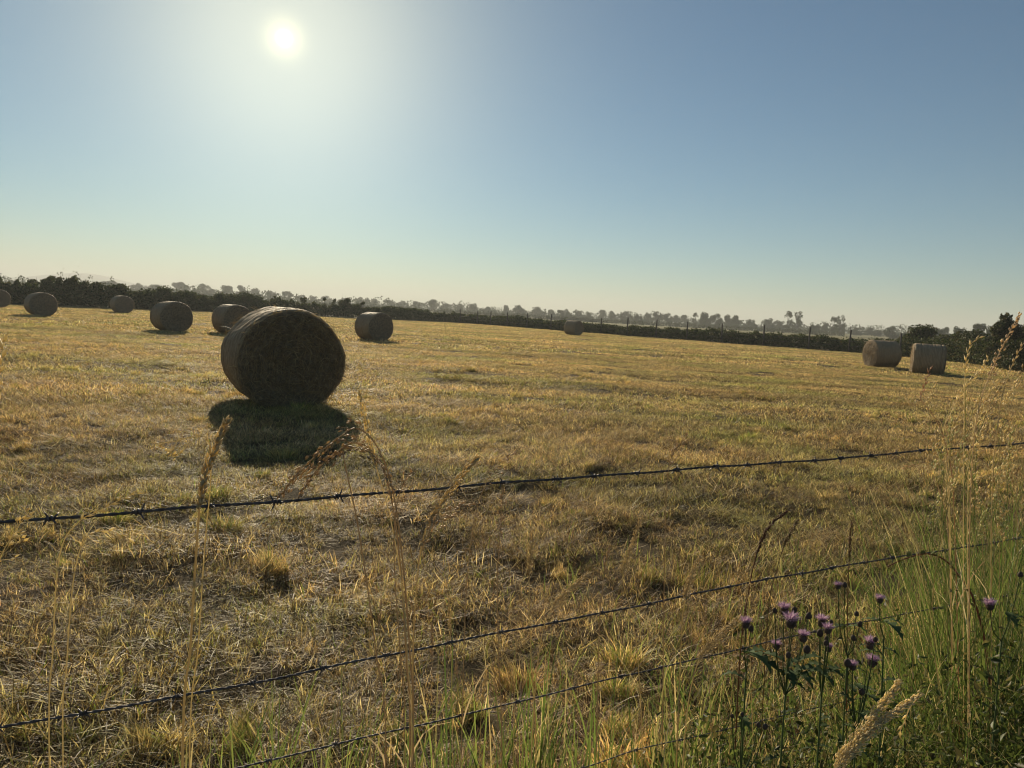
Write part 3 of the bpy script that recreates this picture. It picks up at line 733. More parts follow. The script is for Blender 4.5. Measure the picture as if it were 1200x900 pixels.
bush(1215, 436, 43, 3.0, 3.8, 8000, .15, 'dark bushy tree cut off by the photo edge', cat='tree', name='hedge_tree', lobn=16, cols=BC, trunk=.09)
bush(1200, 438, 41, 2.1, 4.2, 5200, .14, 'low dark bush under the tall bushy tree', lobn=13, cols=BC)

# ------------------------------------------------------------------ far post-and-wire fence in front of the low hedge
def far_fence():
    px = [539, 559, 574.5, 594, 617, 645, 704, 734.5, 768.5, 804.5, 845, 894, 947, 994.5, 1054]
    P = []
    for x in px:
        y = np.interp(x, [p[0] for p in HEDGE_PX], [p[1] for p in HEDGE_PX]) ; q = on_ground(x, y, -.2); q = q * (1 - 1.5 / np.hypot(q[0], q[1])); P.append((q[0], q[1]))
    root = empty('field_fence', (P[0][0], P[0][1], gz(*P[0])), 'old post and wire fence standing along the low hedge', 'fence')
    o0 = np.array(root.location); tops = []
    for k, (x, y) in enumerate(P):
        h = 1.82 + random.uniform(-.12, .18); z = gz(x, y); ln_ = random.uniform(-.05, .05)
        V, T = tube([(x, y, z - .3), (x + ln_ * .4, y, z + h * .5), (x + ln_, y, z + h), (x + ln_, y, z + h + .03)], [.075, .07, .068, .045], 7)
        mb = MB(); mb.add(V, T); mb.obj('post', M_post, root, origin=o0); tops.append((x + ln_, y - .07, z))
    for hz in (.55, .95, 1.35):
        V, T = tube(catmull([(x, y, z + hz) for x, y, z in tops], 4), .006, 4); mb = MB(); mb.add(V, T); mb.obj('wire', M_wire, root, origin=o0)
far_fence()

# ------------------------------------------------------------------ near barbed wire
FA = at_depth(0, 613, 1.07); FD = np.array([math.sin(rad(62.4)), math.cos(rad(62.4)), 0.0]); FN = np.array([FD[1], -FD[0], 0.0])
def on_fence(px, py, push=0.0):
    d = ray(px, py); t = ((FA - CAM) @ FN + push) / (d @ FN); return CAM + d * t
WIRES = [
    ([(-60, 618), (0, 613), (100, 605.5), (200, 597), (300, 589), (400, 581), (500, 574), (600, 565.5), (700, 557.5), (800, 550), (900, 543.5), (1000, 535.5), (1100, 527), (1200, 519.5), (1290, 513)], .0029, .112, .02),
    ([(-60, 868), (0, 853.5), (100, 836), (200, 818), (300, 799), (400, 778), (500, 759), (600, 739), (700, 719), (800, 699), (900, 679), (1000, 661), (1100, 646), (1200, 630), (1290, 617)], .0026, .125, .06),
    ([(200, 921), (290, 898), (400, 871), (500, 847), (600, 824), (700, 800), (800, 776), (900, 752.5), (1000, 731), (1100, 712), (1200, 695), (1290, 681)], .0021, .13, .03),
    ([(600, 925), (690, 898), (740, 881), (790, 868), (850, 855), (930, 836), (1050, 809), (1200, 780), (1290, 764)], .0017, .14, .05)]
def barbed_fence():
    foot = on_fence(600, 560); foot = np.array([foot[0], foot[1], gz(foot[0], foot[1])])
    root = empty('barbed_wire_fence', foot, 'dark twisted barbed wire strands stretched across the near edge of the field', 'fence')
    # one barb shape: two turns round the line and four cut points
    mb = MB(); s = np.linspace(0, 5 * math.pi, 30); r = .0046
    V, T = tube(np.stack([(s / (5 * math.pi) - .5) * .017, r * np.cos(s), r * np.sin(s)], 1), .0021, 5); mb.add(V, T)
    for x0, a in ((-.007, .3), (.007, 2.0), (-.004, 3.5), (.005, 5.2)):
        d = np.array([0.5 * np.sign(x0), math.cos(a), math.sin(a)]); d /= np.linalg.norm(d); p0 = np.array([x0, r * math.cos(a), r * math.sin(a)])
        V, T = tube([p0 - d * .002, p0 + d * .008, p0 + d * .0135], [.0019, .0017, .0005], 5); mb.add(V, T)
    barb_me = mb.obj('barb', M_wire, link=False).data
    for pts, rw, sp, ph in WIRES:
        P = catmull(np.array([on_fence(x, y) for x, y in pts]), 40)
        L = np.concatenate([[0], np.cumsum(np.linalg.norm(np.diff(P, axis=0), axis=1))]); n = int(L[-1] / .006)
        q = np.linspace(0, L[-1], n); C = np.stack([np.interp(q, L, P[:, i]) for i in range(3)], 1)
        C[:, 2] += .0012 * np.sin(q * 9) + .0008 * np.sin(q * 23)
        T = nrm(np.gradient(C, axis=0)); A = nrm(np.cross(T, np.array([0, 0, 1.0]))); B = np.cross(T, A)
        a = q * 2 * math.pi / .034; mb = MB()
        for k in (0, math.pi):
            V, Tr = tube(C + (A * np.cos(a + k)[:, None] + B * np.sin(a + k)[:, None]) * rw * .48, rw * .56, 5); mb.add(V, Tr)
        w = mb.obj('wire_strand', M_wire, root, smooth=True, origin=foot)
        for s0 in np.arange(ph, L[-1], sp):
            s0 += random.uniform(-.008, .008); i = min(int(s0 / L[-1] * (n - 1)), n - 1); i = max(i, 0)
            b = bpy.data.objects.new('barb', barb_me); COL.objects.link(b); b.parent = w
            rot = Matrix((Vector(T[i]), Vector(A[i]), Vector(B[i]))).transposed() @ Matrix.Rotation(random.uniform(0, 6.28), 3, 'X')
            b.matrix_local = Matrix.Translation(Vector(C[i] - foot)) @ rot.to_4x4() @ Matrix.Scale(rw / .0030 * random.uniform(.70, .92), 4)
    # posts that carry the strands, past both sides of the photograph
    for sgn, px in ((0, -420), (1, 1420)):
        b = on_fence(px, 700) - FN * .05; g = gz(b[0], b[1])
        V, T = tube([(b[0], b[1], g - .3), (b[0], b[1], g + .6), (b[0] + .01, b[1], g + 1.22), (b[0] + .01, b[1], g + 1.25)], [.055, .052, .05, .03], 10)
        mb = MB(); mb.add(V, T); mb.obj('post', M_post, root, origin=foot)
barbed_fence()

# ------------------------------------------------------------------ verge growth by the fence (uncountable)
GREENS = np.array([(.10, .145, .04), (.16, .205, .06), (.065, .10, .03), (.23, .215, .095), (.38, .31, .17)])
def gcol(n, p): return GREENS[rng.choice(5, n, p=p)] * rng.uniform(.75, 1.25, (n, 1))
def region_px(n, x0, x1, y0, y1):
    """points by depth between y0..y1 metres, spread between two photo columns at that depth"""
    y = rng.uniform(y0, y1, n); px = rng.uniform(x0, x1, n); x = (px - 600) / F * y
    return x, y
def verge():
    mb = MB()                                                     # tall green and straw grass at the fence end
    n = 3000; x, y = region_px(n, 1075, 1420, 1.75, 3.0); k = np.clip((x / y * F + 600 - 1075) / 115, 0, 1)
    keep = rng.uniform(0, 1, n) < .25 + .75 * k; x, y, k = x[keep], y[keep], k[keep]; n = len(x)
    h = rng.uniform(.35, .80, n) + .52 * k * rng.uniform(.2, 1, n)
    mb.add(*blades(np.stack([x, y, ground_z(x, y) - .01], 1), rng.uniform(0, 6.28, n), np.abs(rng.normal(0, .26, n)), h, rng.uniform(.0025, .005, n), rng.uniform(0, 1.2, n), gcol(n, [.34, .28, .16, .12, .10]), 5))
    n = 3000; x, y = region_px(n, 1045, 1420, 1.6, 2.7)
    mb.add(*blades(np.stack([x, y, ground_z(x, y) - .01], 1), rng.uniform(0, 6.28, n), rng.uniform(0, .7, n), rng.uniform(.2, .62, n), rng.uniform(.003, .006, n), rng.uniform(0, 1.6, n), gcol(n, [.36, .20, .30, .08, .06]), 4))
    tag(mb.obj('tall_verge_grass', M_blade), 'tall green grass crowding the fence at the edge of the photo', 'grass', kind='stuff')
    mb = MB()                                                     # blades along the foot of the fence
    for cnt, x0, x1, y0, y1, h0, h1, p in ((150, 280, 560, 1.45, 2.0, .22, .52, [.32, .46, .08, .1, .04]), (380, 520, 900, 1.4, 2.1, .25, .60, [.30, .38, .12, .12, .08]), (90, 60, 300, 1.4, 1.9, .2, .45, [.2, .4, .05, .25, .1]), (800, 800, 1100, 1.35, 2.2, .2, .55, [.28, .16, .26, .16, .14])):
        nb = cnt // 5; cx, cyy = region_px(nb, x0, x1, y0, y1); kk = rng.integers(0, nb, cnt)
        x = cx[kk] + rng.normal(0, .018, cnt); y = cyy[kk] + rng.normal(0, .018, cnt)
        mb.add(*blades(np.stack([x, y, ground_z(x, y) - .01], 1), rng.uniform(0, 6.28, cnt), rng.uniform(0, .28, cnt), rng.uniform(h0, h1, cnt), rng.uniform(.003, .0075, cnt), rng.uniform(0, .7, cnt), gcol(cnt, p), 5))
    tag(mb.obj('fence_foot_grass', M_blade), 'bright green grass blades growing along the foot of the wire', 'grass', kind='stuff')
    mb = MB()                                                     # leafy weeds, dark and low
    for cnt, x0, x1, y0, y1, h1 in ((30000, 850, 1330, 1.3, 2.05, .66), (4600, 660, 880, 1.3, 1.9, .28), (22000, 1040, 1400, 1.25, 2.1, .86)):
        x, y = region_px(cnt, x0 - 90, x1, y0, y1); px_ = x / y * F + 600; kk = rng.uniform(0, 1, cnt) < np.clip((px_ - x0 + 90) / 230, .02, 1) * (.55 + .45 * np.sin(px_ / 13) * np.sin(y * 17)); x, y = x[kk], y[kk]; cnt = len(x)
        z = ground_z(x, y) + rng.uniform(0, 1, cnt) ** .8 * h1 * (.62 + .38 * np.sin(x * 13 + 2) * np.sin(y * 17 + x * 5))
        mb.add(*quads(np.stack([x, y, z], 1), rng.uniform(.010, .028, cnt), np.array([(.075, .10, .03), (.10, .125, .035), (.16, .14, .06)])[rng.integers(0, 3, cnt)] * rng.uniform(.4, 1.3, (cnt, 1)), asp=.42))
        k = cnt // 9; i = rng.integers(0, cnt, k); b = np.stack([x[i], y[i], z[i] - .05], 1)        # tangled fine stems
        mb.add(*blades(b, rng.uniform(0, 6.28, k), rng.uniform(.1, 1.5, k), rng.uniform(.08, .28, k), rng.uniform(.0015, .0035, k), rng.uniform(-.8, .8, k), gcol(k, [.25, .15, .2, .2, .2]), 4))
    tag(mb.obj('leafy_weeds', M_blade), 'dark leafy weeds under the thistles and tall grass', 'weeds', kind='stuff')
    # longer green-gold grass between fence and stubble
    mb = MB(); n = 5200; x, y = region_px(n, 640, 1300, 2.6, 4.6); v = lump(np.stack([x, y], 1), .5, 21) ; kk = v + (x / y * F + 600 - 850) / 260 > rng.normal(.4, .5, n); x, y = x[kk], y[kk]; n = len(x)
    mb.add(*blades(np.stack([x, y, ground_z(x, y) - .01], 1), rng.uniform(0, 6.28, n), rng.uniform(0, .5, n), rng.uniform(.08, .24, n), rng.uniform(.003, .006, n), rng.uniform(.1, 1.1, n), gcol(n, [.18, .18, .10, .28, .26]), 3))
    tag(mb.obj('verge_sward_grass', M_field), 'longer green and gold grass on the field edge behind the thistles', 'grass', kind='stuff')
verge()

# ------------------------------------------------------------------ single dry stalks with seed heads
STRAW = (.54, .44, .27); PALE = (.66, .56, .36); BROWN = (.42, .32, .21); GRN = (.26, .28, .10)
def spikelet(mb, p, d, L, w, col):
    d = d / np.linalg.norm(d); s = nrm(np.cross(d, rng.normal(size=3))); u = np.cross(d, s)
    V = [p, p + d * L * .4 + s * w, p + d * L * .4 + u * w * .7, p + d * L * .4 - s * w, p + d * L * .4 - u * w * .7, p + d * L]
    T = [[0, 2, 1], [0, 3, 2], [0, 4, 3], [0, 1, 4], [5, 1, 2], [5, 2, 3], [5, 3, 4], [5, 4, 1]]
    mb.add(V, T, np.asarray(col) * rng.uniform(.75, 1.25))
def stalk(px, depth, label, head=.14, style='dense', col=STRAW, r=.0013, ndrop=0, slen=.010, group='dry seed heads by the wire', spread=.45, leaf=True, name='grass_stalk', stemcol=None):
    """px: photo points from the tip of the head down to the foot; depth: metres from the camera plane"""
    dep = np.broadcast_to(depth, len(px)) if np.isscalar(depth) else np.asarray(depth, float)
    P = np.array([at_depth(x, y, q) for (x, y), q in zip(px, dep)])
    g = gz(P[-1][0], P[-1][1])
    if P[-1][2] > g + .03: P = np.concatenate([P, [[P[-1][0] + .01, P[-1][1] + .01, g - .02]]])
    C = catmull(P, 10); Ls = np.concatenate([[0], np.cumsum(np.linalg.norm(np.diff(C, axis=0), axis=1))])
    foot = np.array([C[-1][0], C[-1][1], g]); root = empty(name, foot, label, 'grass stalk', group)
    r = r * (1.25 if leaf else .85)
    rad_ = np.interp(Ls, [0, head, Ls[-1]], [r * .35, r * .75, r * 1.15])
    V, T = tube(C, rad_, 5); mb = MB(); mb.add(V, T, np.asarray(stemcol if stemcol is not None else col) * .85)
    if leaf:
        for q in (.45, .68):
            i = int(np.searchsorted(Ls, Ls[-1] * q)); 
            mb.add(*blades(C[i][None], np.array([random.uniform(0, 6.28)]), .25, random.uniform(.10, .2), .0035, random.uniform(.6, 1.6), np.asarray(col)[None] * .9, 5))
    mb.obj('stem', M_dry, root, smooth=True, origin=foot)
    hm = MB(); n = {'dense': int(head / .0011), 'loose': int(head / .0042), 'rye': int(head / .010), 'plume': int(head / .00042)}[style]
    for k in range(n):
        s = head * (k + rng.uniform(0, 1)) / n if style != 'rye' else head * k / n
        p = np.array([np.interp(s, Ls, C[:, i]) for i in range(3)]); i = min(int(np.searchsorted(Ls, s)), len(C) - 2)
        t = nrm(C[max(i - 1, 0)] - C[i + 1]); sd_ = nrm(np.cross(t, rng.normal(size=3)))
        if style == 'rye':
            sd_ = nrm(np.cross(t, np.array([0.2, 1, .1]))) * (1 if k % 2 else -1)
            spikelet(hm, p, t + sd_ * .38, slen * 1.5, slen * .20, col)
        elif style == 'dense':
            b = math.sin(math.pi * min(1, s / head * .92 + .06)) ** .7; q = p + sd_ * .0045 * b * rng.uniform(.2, 1)
            spikelet(hm, q, t + sd_ * spread * .8, slen * rng.uniform(.7, 1.25), slen * .22, col)
        else:
            wd = (.030 if style == 'loose' else .016) * (s / head) ** .7 * spread / .45
            q = p + (t * .9 + sd_ * .8) * wd * rng.uniform(.3, 1.3) + np.array([0, 0, -1]) * wd * .25
            V, T = tube([p, p * .45 + q * .55 + sd_ * wd * .1, q], [.0005, .0004, .0003], 3); hm.add(V, T, np.asarray(col) * .8)
            for _ in range(2 if style == 'loose' else 1):
                spikelet(hm, q + rng.normal(0, .002, 3), (q - p) / max(np.linalg.norm(q - p), 1e-6) * .6 + t + np.array([0, 0, -.3]), slen * rng.uniform(.6, 1.2) * (.72 if style == 'plume' else 1), slen * (.11 if style == 'plume' else .22), col)
    hm.obj('seed_head', M_dry, root, origin=foot)
    return root

stalk([(265, 495), (254, 520), (243, 548), (235, 585), (232, 620), (228, 680), (223, 760), (214, 900)], 1.02, 'thick pale seed head standing upright before the wire, below the largest bale shadow', .135, 'dense', STRAW, .0017, slen=.012)
stalk([(186, 520), (205, 517), (226, 512), (244, 516), (247, 560), (240, 640), (232, 760), (222, 900)], 1.03, 'small drooping seed head hanging from beside the thick pale one', .07, 'loose', PALE, .0009, slen=.009)
stalk([(329, 580), (350, 553), (375, 530), (398, 512), (418, 502), (440, 520), (458, 565), (470, 640), (480, 760), (484, 900)], 1.12, 'long arching brown seed head bending down towards the bale shadow', .18, 'loose', BROWN, .0012, slen=.010, spread=.22)
stalk([(352, 578), (372, 550), (394, 530), (414, 519), (438, 530), (456, 572), (468, 650), (476, 770), (480, 900)], 1.13, 'second arching brown seed head just under the longest one', .16, 'loose', BROWN, .0011, slen=.010, spread=.22)
stalk([(421, 461), (426, 482), (431, 505), (436, 530), (446, 565), (458, 610), (470, 680), (478, 780), (482, 900)], 1.12, 'pale thin spike rising highest above the wire between two bales', .12, 'dense', PALE, .0009, slen=.008, spread=.3)
stalk([(458, 578), (452, 556), (442, 538), (428, 527), (412, 524), (402, 530), (420, 620), (440, 760), (452, 900)], 1.11, 'hooked brown stalk drooping over the wire under the pale thin spike', .12, 'loose', BROWN, .0010, slen=.009, spread=.25)
stalk([(481, 552), (472, 568), (466, 588), (462, 620), (463, 680), (470, 780), (474, 900)], 1.12, 'short brown seed head poking just over the wire past the hooked stalk', .06, 'loose', BROWN, .0008, slen=.008, spread=.3)
stalk([(559, 536), (545, 552), (530, 572), (515, 592), (503, 610), (494, 640), (488, 690), (484, 760), (482, 900)], 1.22, 'slanting pale seed head crossing the wire beside the hooked brown stalk', .15, 'dense', STRAW, .0011, slen=.010, spread=.5)
stalk([(552, 590), (530, 598), (512, 612), (500, 630), (491, 660), (486, 720), (484, 800), (483, 900)], 1.23, 'bent brown seed head under the wire below the slanting pale one', .12, 'loose', BROWN, .0010, slen=.010, spread=.25)
stalk([(602, 531), (590, 538), (578, 552), (568, 570), (556, 610), (546, 700), (540, 900)], 1.35, 'thin brown stalk nodding above the wire past the slanting pale seed head', .08, 'loose', BROWN, .0008, slen=.008, spread=.25)
stalk([(806, 506), (797, 520), (788, 534), (783, 552), (780, 600), (778, 700), (775, 900)], 1.62, 'lone thin stalk rising over the middle of the top wire', .10, 'loose', BROWN, .0009, slen=.009, spread=.2)
stalk([(589, 572), (588, 600), (585, 640), (583, 680), (584, 760), (588, 900)], 1.45, 'thin reddish upright stalk below the middle of the top wire', .15, 'loose', BROWN, .0010, slen=.008, spread=.15)
stalk([(625, 620), (622, 650), (620, 680), (622, 760), (628, 900)], 1.5, 'pale upright stalk standing in the stubble between the two wires', .10, 'plume', STRAW, .0009, slen=.009, spread=.25)
stalk([(921, 600), (903, 615), (892, 635), (884, 660), (878, 690), (868, 760), (860, 900)], 1.75, 'dark curved stalk bowing over the second wire before the green grass', .14, 'dense', (.17, .09, .05), .0015, slen=.009, spread=.15)
stalk([(935, 610), (926, 625), (918, 642), (911, 665), (900, 720), (890, 900)], 1.78, 'dark spike just past the dark curved stalk', .08, 'dense', (.20, .14, .07), .0012, slen=.008, spread=.15)
stalk([(998, 612), (996, 640), (994, 680), (993, 720), (992, 800), (990, 900)], 1.7, 'straight dark stalk behind the upper thistle flower', .10, 'dense', (.20, .12, .06), .0011, slen=.007, spread=.15)
stalk([(752, 605), (744, 630), (735, 655), (730, 680), (740, 720), (748, 780), (752, 900)], 1.6, 'tall pale wispy stalk leaning in the stubble beneath the top wire', .14, 'plume', STRAW, .0010, slen=.009, spread=.3)
stalk([(714, 640), (709, 665), (706, 690), (702, 740), (698, 900)], 1.55, 'dark upright stalk just before the wispy leaning one', .07, 'dense', BROWN, .0010, slen=.007, spread=.2)
stalk([(820, 652), (812, 670), (806, 690), (800, 720), (797, 780), (792, 900)], 1.55, 'pale fluffy seed head over the second wire, thicker than its neighbours', .10, 'plume', STRAW, .0012, slen=.010, spread=.3)
stalk([(690, 672), (668, 690), (648, 712), (636, 740), (628, 800), (622, 900)], 1.5, 'soft pale plume leaning over the second wire', .11, 'plume', STRAW, .0011, slen=.010, spread=.35)
stalk([(866, 725), (845, 742), (828, 760), (815, 785), (806, 830), (800, 900)], 1.45, 'soft pale plume leaning towards the first thistle flower', .12, 'plume', STRAW, .0012, slen=.010, spread=.4)
stalk([(1052, 800), (1040, 818), (1026, 836), (1012, 852), (996, 872), (978, 900), (950, 980)], [1.15] * 7, 'bright pale plume at the bottom edge leaning up beneath the thistles', .16, 'plume', PALE, .0014, slen=.012, spread=.32)
stalk([(1077, 814), (1056, 828), (1036, 842), (1018, 858), (1000, 876), (980, 902), (950, 985)], [1.14] * 7, 'second bright pale plume at the bottom edge, lower and longer', .19, 'plume', PALE, .0014, slen=.012, spread=.30)
stalk([(1046, 874), (1058, 850), (1066, 830), (1074, 818), (1056, 826), (1020, 862), (985, 905), (955, 990)], [1.16] * 8, 'thin pale head drooping from the long bright plume', .07, 'rye', PALE, .0009, slen=.010)
stalk([(4, 402), (2, 425), (-2, 450), (-6, 500), (-8, 600), (-10, 900)], .95, 'pale seed head at the very edge of the photo before the hedge bales', .10, 'rye', PALE, .0010, slen=.012)
stalk([(34, 600), (25, 612), (14, 628), (0, 655), (-14, 700), (-26, 900)], .95, 'pale wispy seed head curling under the wire at the photo edge', .09, 'loose', PALE, .0009, slen=.010, spread=.25)
stalk([(160, 578), (140, 586), (118, 598), (92, 612), (70, 650), (62, 760), (58, 900)], 1.0, 'thin pale drooping head laid along the wire at its low end', .10, 'rye', PALE, .0009, slen=.010)
stalk([(150, 630), (130, 622), (112, 624), (98, 634), (86, 680), (78, 780), (74, 900)], 1.0, 'thin curled pale head hanging just under the wire at its low end', .09, 'rye', PALE, .0009, slen=.010)
# tall heads at the fence end
stalk([(1194, 368), (1184, 388), (1172, 412), (1160, 440), (1148, 475), (1140, 530), (1136, 640), (1134, 900)], 1.75, 'thick pinkish seed head rising highest before the dark bushy tree', .17, 'loose', (.56, .44, .30), .0012, slen=.010, spread=.16)
stalk([(1147, 396), (1138, 403), (1133, 418), (1131, 440), (1130, 480), (1129, 600), (1128, 900)], 1.85, 'nodding pale seed head before the dark bush, next to the square-looking bale', .11, 'rye', PALE, .0010, slen=.012)
stalk([(1205, 395), (1196, 408), (1188, 424), (1180, 445), (1170, 490), (1162, 600), (1160, 900)], 1.75, 'pale drooping head half cut off by the photo edge under the highest one', .10, 'rye', STRAW, .0010, slen=.010, spread=.3)
stalk([(1089, 434), (1084, 450), (1079, 466), (1082, 472), (1092, 485), (1101, 500), (1110, 530), (1118, 600), (1124, 900)], 1.9, 'zigzag brown stalk standing free below the square-looking bale', .09, 'rye', (.45, .29, .19), .0010, slen=.011)
stalk([(1154, 434), (1140, 444), (1126, 462), (1114, 485), (1106, 510), (1112, 600), (1118, 900)], 1.95, 'pale arching head sweeping out over the field edge', .14, 'rye', PALE, .0010, slen=.012)
stalk([(1166, 448), (1156, 468), (1146, 490), (1138, 520), (1134, 600), (1133, 900)], 1.8, 'straight pale head between the arching one and the thick pinkish one', .13, 'rye', PALE, .0010, slen=.011)
stalk([(1078, 498), (1090, 488), (1100, 492), (1106, 510), (1112, 560), (1118, 900)], 1.95, 'small wispy head hanging from the zigzag stalk', .06, 'loose', PALE, .0007, slen=.008, spread=.3)
stalk([(1056, 548), (1072, 545), (1085, 543), (1094, 560), (1102, 580), (1112, 640), (1116, 900)], 2.0, 'bent brown stalk just under the high end of the top wire', .08, 'rye', (.50, .38, .26), .0011, slen=.010)
for k in range(56):
    x0 = random.uniform(1095, 1235); y0 = random.uniform(430, 610) - (x0 - 1100) * .25; dx = random.uniform(-62, 6); dp = random.uniform(1.7, 2.5)
    stalk([(x0, y0), (x0 + dx * .22, y0 + 20), (x0 + dx * .45, y0 + 48), (x0 + dx * .75, y0 + 100), (x0 + dx + random.uniform(-8, 8), y0 + 200), (x0 + dx * 1.1 + random.uniform(-15, 15), 900)], dp, 'slim seed head among many crowding the tall grass at the fence end', random.uniform(.07, .14), random.choice(['rye', 'loose', 'loose']), random.choice([PALE, PALE, STRAW, (.44, .42, .22)]), .0010, slen=.011, spread=.26, group='slim seed heads in the tall grass', leaf=False, stemcol=random.choice([(.22, .25, .08), (.30, .29, .12), (.40, .33, .17)]))
for k in range(16):
    x0 = random.uniform(430, 880); y0 = random.uniform(660, 800); dx = random.uniform(-30, 30); dp = random.uniform(1.4, 1.9)
    stalk([(x0, y0), (x0 - dx * .2, y0 + 20), (x0 - dx * .5, y0 + 55), (x0 - dx * .8, y0 + 130), (x0 - dx, 920)], dp, 'thin dry stalk among many standing between the lower wires', random.uniform(.04, .09), random.choice(['dense', 'loose']), random.choice([BROWN, STRAW, STRAW]), .0009, slen=.007, spread=.2, group='thin dry stalks between the lower wires', leaf=False)

# ------------------------------------------------------------------ bramble shoot by the second wire
def bramble():
    P = np.array([at_depth(x, y, q) for x, y, q in [(1040, 664, 1.95), (1060, 655, 1.97), (1085, 649, 1.98), (1105, 655, 1.97), (1122, 672, 1.95), (1140, 700, 1.92), (1155, 760, 1.9), (1160, 850, 1.9)]])
    g = gz(P[-1][0], P[-1][1]); P = np.concatenate([P, [[P[-1][0], P[-1][1], g - .02]]]); foot = np.array([P[-1][0], P[-1][1], g])
    e = empty('bramble_shoot', foot, 'reddish bramble shoot arching over the second wire into the tall grass', 'bramble')
    C = catmull(P, 8); V, T = tube(C, np.linspace(.0015, .0035, len(C)), 6); mb = MB(); mb.add(V, T, (.16, .075, .045)); mb.obj('stem', M_dry, e, True, origin=foot)
    for i in range(6, 46, 4):
        mb = MB(); V, T, c = blades(C[i][None], np.array([random.uniform(0, 6.28)]), 1.0, .03, .016, .6, np.array([(.12, .13, .04)]), 4); mb.add(V, T, c); mb.obj('leaf', M_leaf, e, origin=foot)
bramble()

# ------------------------------------------------------------------ thistles
def lathe(prof, sides=10):
    V = []; T = []
    for r_, z in prof:
        for j in range(sides):
            a = 2 * math.pi * j / sides; V.append((r_ * math.cos(a), r_ * math.sin(a), z))
    for i in range(len(prof) - 1):
        for j in range(sides):
            a = i * sides + j; b = i * sides + (j + 1) % sides; T += [[a, b, b + sides], [a, b + sides, a + sides]]
    return np.array(V), np.array(T)
def head_meshes():
    cup = MB(); V, T = lathe([(.0005, 0), (.0055, .0015), (.0078, .006), (.0072, .011), (.0050, .0155), (.0042, .017)], 12); cup.add(V, T, (.15, .11, .09))
    for k in range(60):                                          # small pointed bracts
        a = rng.uniform(0, 6.28); z = rng.uniform(.001, .014); rr = np.interp(z, [0, .006, .011, .017], [.003, .0078, .0072, .0045])
        V, T, c = blades(np.array([[rr * math.sin(a), rr * math.cos(a), z]]), np.array([a]), .45, .0055, .0022, -.2, np.array([(.12, .09, .07)]), 2); cup.add(V, T, c)
    fl = MB(); n = 190; a = rng.uniform(0, 6.28, n); q = np.sqrt(rng.uniform(0, 1, n)); b = np.stack([.004 * q * np.sin(a), .004 * q * np.cos(a), np.full(n, .014)], 1)
    col = np.array([(.50, .34, .52), (.62, .48, .66), (.38, .22, .42)])[rng.integers(0, 3, n)] * rng.uniform(.8, 1.2, (n, 1))
    fl.add(*blades(b, a, .1 + q * 1.05, rng.uniform(.011, .017, n), .0013, rng.uniform(-.1, .7, n), col, 3, 1.2))
    bud = MB(); V, T = lathe([(.0005, 0), (.0045, .001), (.0062, .005), (.0055, .010), (.0030, .0135), (.0008, .0145)], 12); bud.add(V, T, (.12, .09, .07))
    return cup.obj('flower_head', M_thistle, None, True, False).data, fl.obj('floret_tuft', M_floret, None, False, False).data, bud.obj('bud', M_thistle, None, True, False).data
HEAD, FLORET, BUD = head_meshes()
def thistle_leaf(mb, p, az, L, up):
    n = 9; d = np.array([math.sin(az), math.cos(az), 0]); s = np.array([d[1], -d[0], 0]); V = []; T = []
    for k in range(n):
        t = k / (n - 1); c = p + d * L * t * (1 - .15 * t) + np.array([0, 0, L * (up * t - .75 * up * t * t - .25 * t * t)])
        w = L * .17 * math.sin(math.pi * (.12 + .86 * t)) * (1.0 if k % 2 else .38); wz = np.array([0, 0, L * .05 * (1 if k % 2 else -.3)])
        V += [c + s * w + wz, c, c - s * w + wz]
    for k in range(n - 1):
        a = 3 * k; T += [[a, a + 1, a + 4], [a, a + 4, a + 3], [a + 1, a + 2, a + 5], [a + 1, a + 5, a + 4]]
    mb.add(V, T, np.array((.07, .105, .04)) * rng.uniform(.8, 1.3))
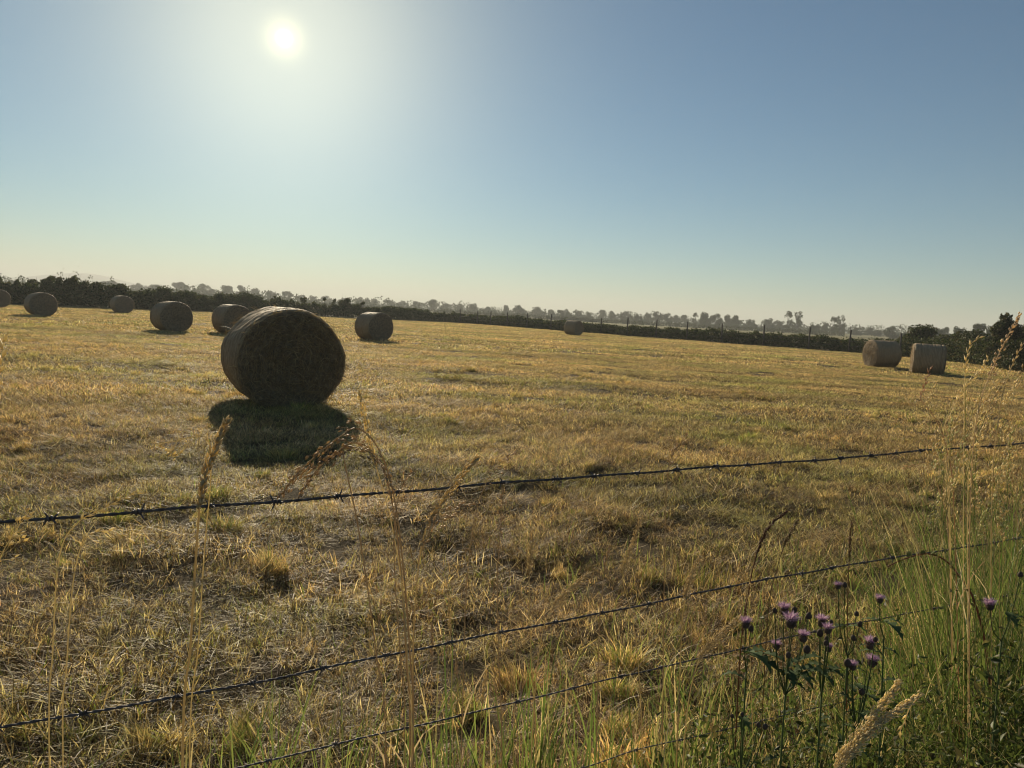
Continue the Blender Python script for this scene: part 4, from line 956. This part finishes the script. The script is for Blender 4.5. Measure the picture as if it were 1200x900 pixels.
def thistle(heads, buds, basepx, depth, label, sc=1.25):
    sc = sc * .76
    """heads, buds: photo points of the flower heads; the plant's stem comes up from basepx"""
    f = at_depth(basepx, 860, depth); g = gz(f[0], f[1]); foot = np.array([f[0], f[1], g])
    e = empty('thistle', foot, label, 'thistle', 'purple thistles by the wire')
    pts = [(at_depth(x, y, depth + random.uniform(-.05, .05)), k) for k, L_ in ((0, heads), (1, buds)) for x, y in L_]
    low = min(p[0][2] for p in pts); mx = np.mean([p[0] for p in pts], axis=0)
    fork = np.array([foot[0] * .35 + mx[0] * .65, foot[1] * .35 + mx[1] * .65, max(g + .2, low - .09)])
    st = MB(); V, T = tube(catmull([foot - np.array([0, 0, .03]), foot * .5 + fork * .5 + np.array([.008, 0, .0]), fork], 6), np.linspace(.0024, .0016, 13), 6); st.add(V, T, (.13, .17, .065))
    for p, k in pts:
        d = p - fork; mid = fork + d * .5 + np.array([d[0] * .15, d[1] * .15, -.012])
        V, T = tube(catmull([fork, mid, p], 5), np.linspace(.0014, .0009, 11), 5); st.add(V, T, (.11, .14, .055))
        dirn = nrm(p - mid + np.array([0, 0, .05])); rot = Vector(dirn).to_track_quat('Z', 'Y').to_matrix().to_4x4()
        s_ = sc * random.uniform(.75, 1.18) * (1 if k == 0 else .95)
        o = bpy.data.objects.new('flower_head' if k == 0 else 'bud', HEAD if k == 0 else BUD); COL.objects.link(o); o.parent = e
        o.matrix_local = Matrix.Translation(Vector(p - foot - dirn * .010 * s_)) @ rot @ Matrix.Scale(s_, 4)
        if k == 0:
            t = bpy.data.objects.new('floret_tuft', FLORET); COL.objects.link(t); t.parent = o
    st.obj('stem', M_thistle, e, True, origin=foot)
    for k in range(int(7 + 3 * len(heads))):
        q = random.uniform(.15, 1.0); p = foot * (1 - q) + fork * q
        if k > 6: b = random.choice(pts)[0]; p = fork * .6 + b * .4
        mb = MB(); thistle_leaf(mb, p, random.uniform(0, 6.28), random.uniform(.04, .085) * (1.2 - .5 * q), random.uniform(.2, .9)); mb.obj('leaf', M_thistle, e, origin=foot)
    return e
thistle([(874, 731)], [(880, 735)], 872, 1.42, 'thistle with a single purple flower standing apart beside the third wire', 1.15)
thistle([(919, 715), (927, 729), (941, 747), (910, 757)], [(908, 714), (931, 713), (924, 766), (946, 759), (948, 720)], 915, 1.36, 'thistle with the densest cluster of purple flowers', 1.3)
thistle([(970, 738), (971, 760), (963, 729)], [(961, 740), (974, 728), (969, 747), (968, 752)], 962, 1.40, 'thistle with dark buds and two purple flowers in the middle of the group', 1.25)
thistle([(1020, 755), (1022, 776), (999, 781)], [(1026, 748), (1010, 809), (993, 775), (1000, 746)], 1008, 1.38, 'thistle with purple flowers one above another and a dark bud below', 1.25)
thistle([(982, 687)], [(990, 684), (1004, 718), (1008, 730)], 990, 1.62, 'thistle with one dusky flower just below the second wire', 1.2)
thistle([(1031, 703)], [], 1040, 1.60, 'thistle with one pale flower half hidden by a grass stem', 1.1)
thistle([(1160, 710)], [(1196, 672)], 1165, 1.60, 'thistle with one pale grey flower deep in the tall grass', 1.15)
thistle([], [(858, 838), (870, 836), (889, 848), (897, 850)], 866, 1.36, 'thistle bearing only small dark buds near the bottom edge', 1.0)

# ------------------------------------------------------------------ haze
def build_haze():
    mt, t = new_mat('haze_air')
    v = N(t, 'ShaderNodeVolumePrincipled'); v.inputs['Color'].default_value = (0.80, 0.83, 0.82, 1)
    v.inputs['Density'].default_value = 0.00058; v.inputs['Anisotropy'].default_value = 0.20
    for k in ('Density Attribute', 'Color Attribute', 'Temperature Attribute'): v.inputs[k].default_value = ''
    o = N(t, 'ShaderNodeOutputMaterial'); t.links.new(v.outputs[0], o.inputs['Volume'])
    try: mt.cycles.homogeneous_volume = True
    except Exception: pass
    V, T = box_soup((0, 0, 33), (7200, 7200, 72)); h = mesh_np('haze', V, T, None, mt)
    tag(h, 'thin morning haze over the fields', 'haze', kind='stuff')
build_haze()
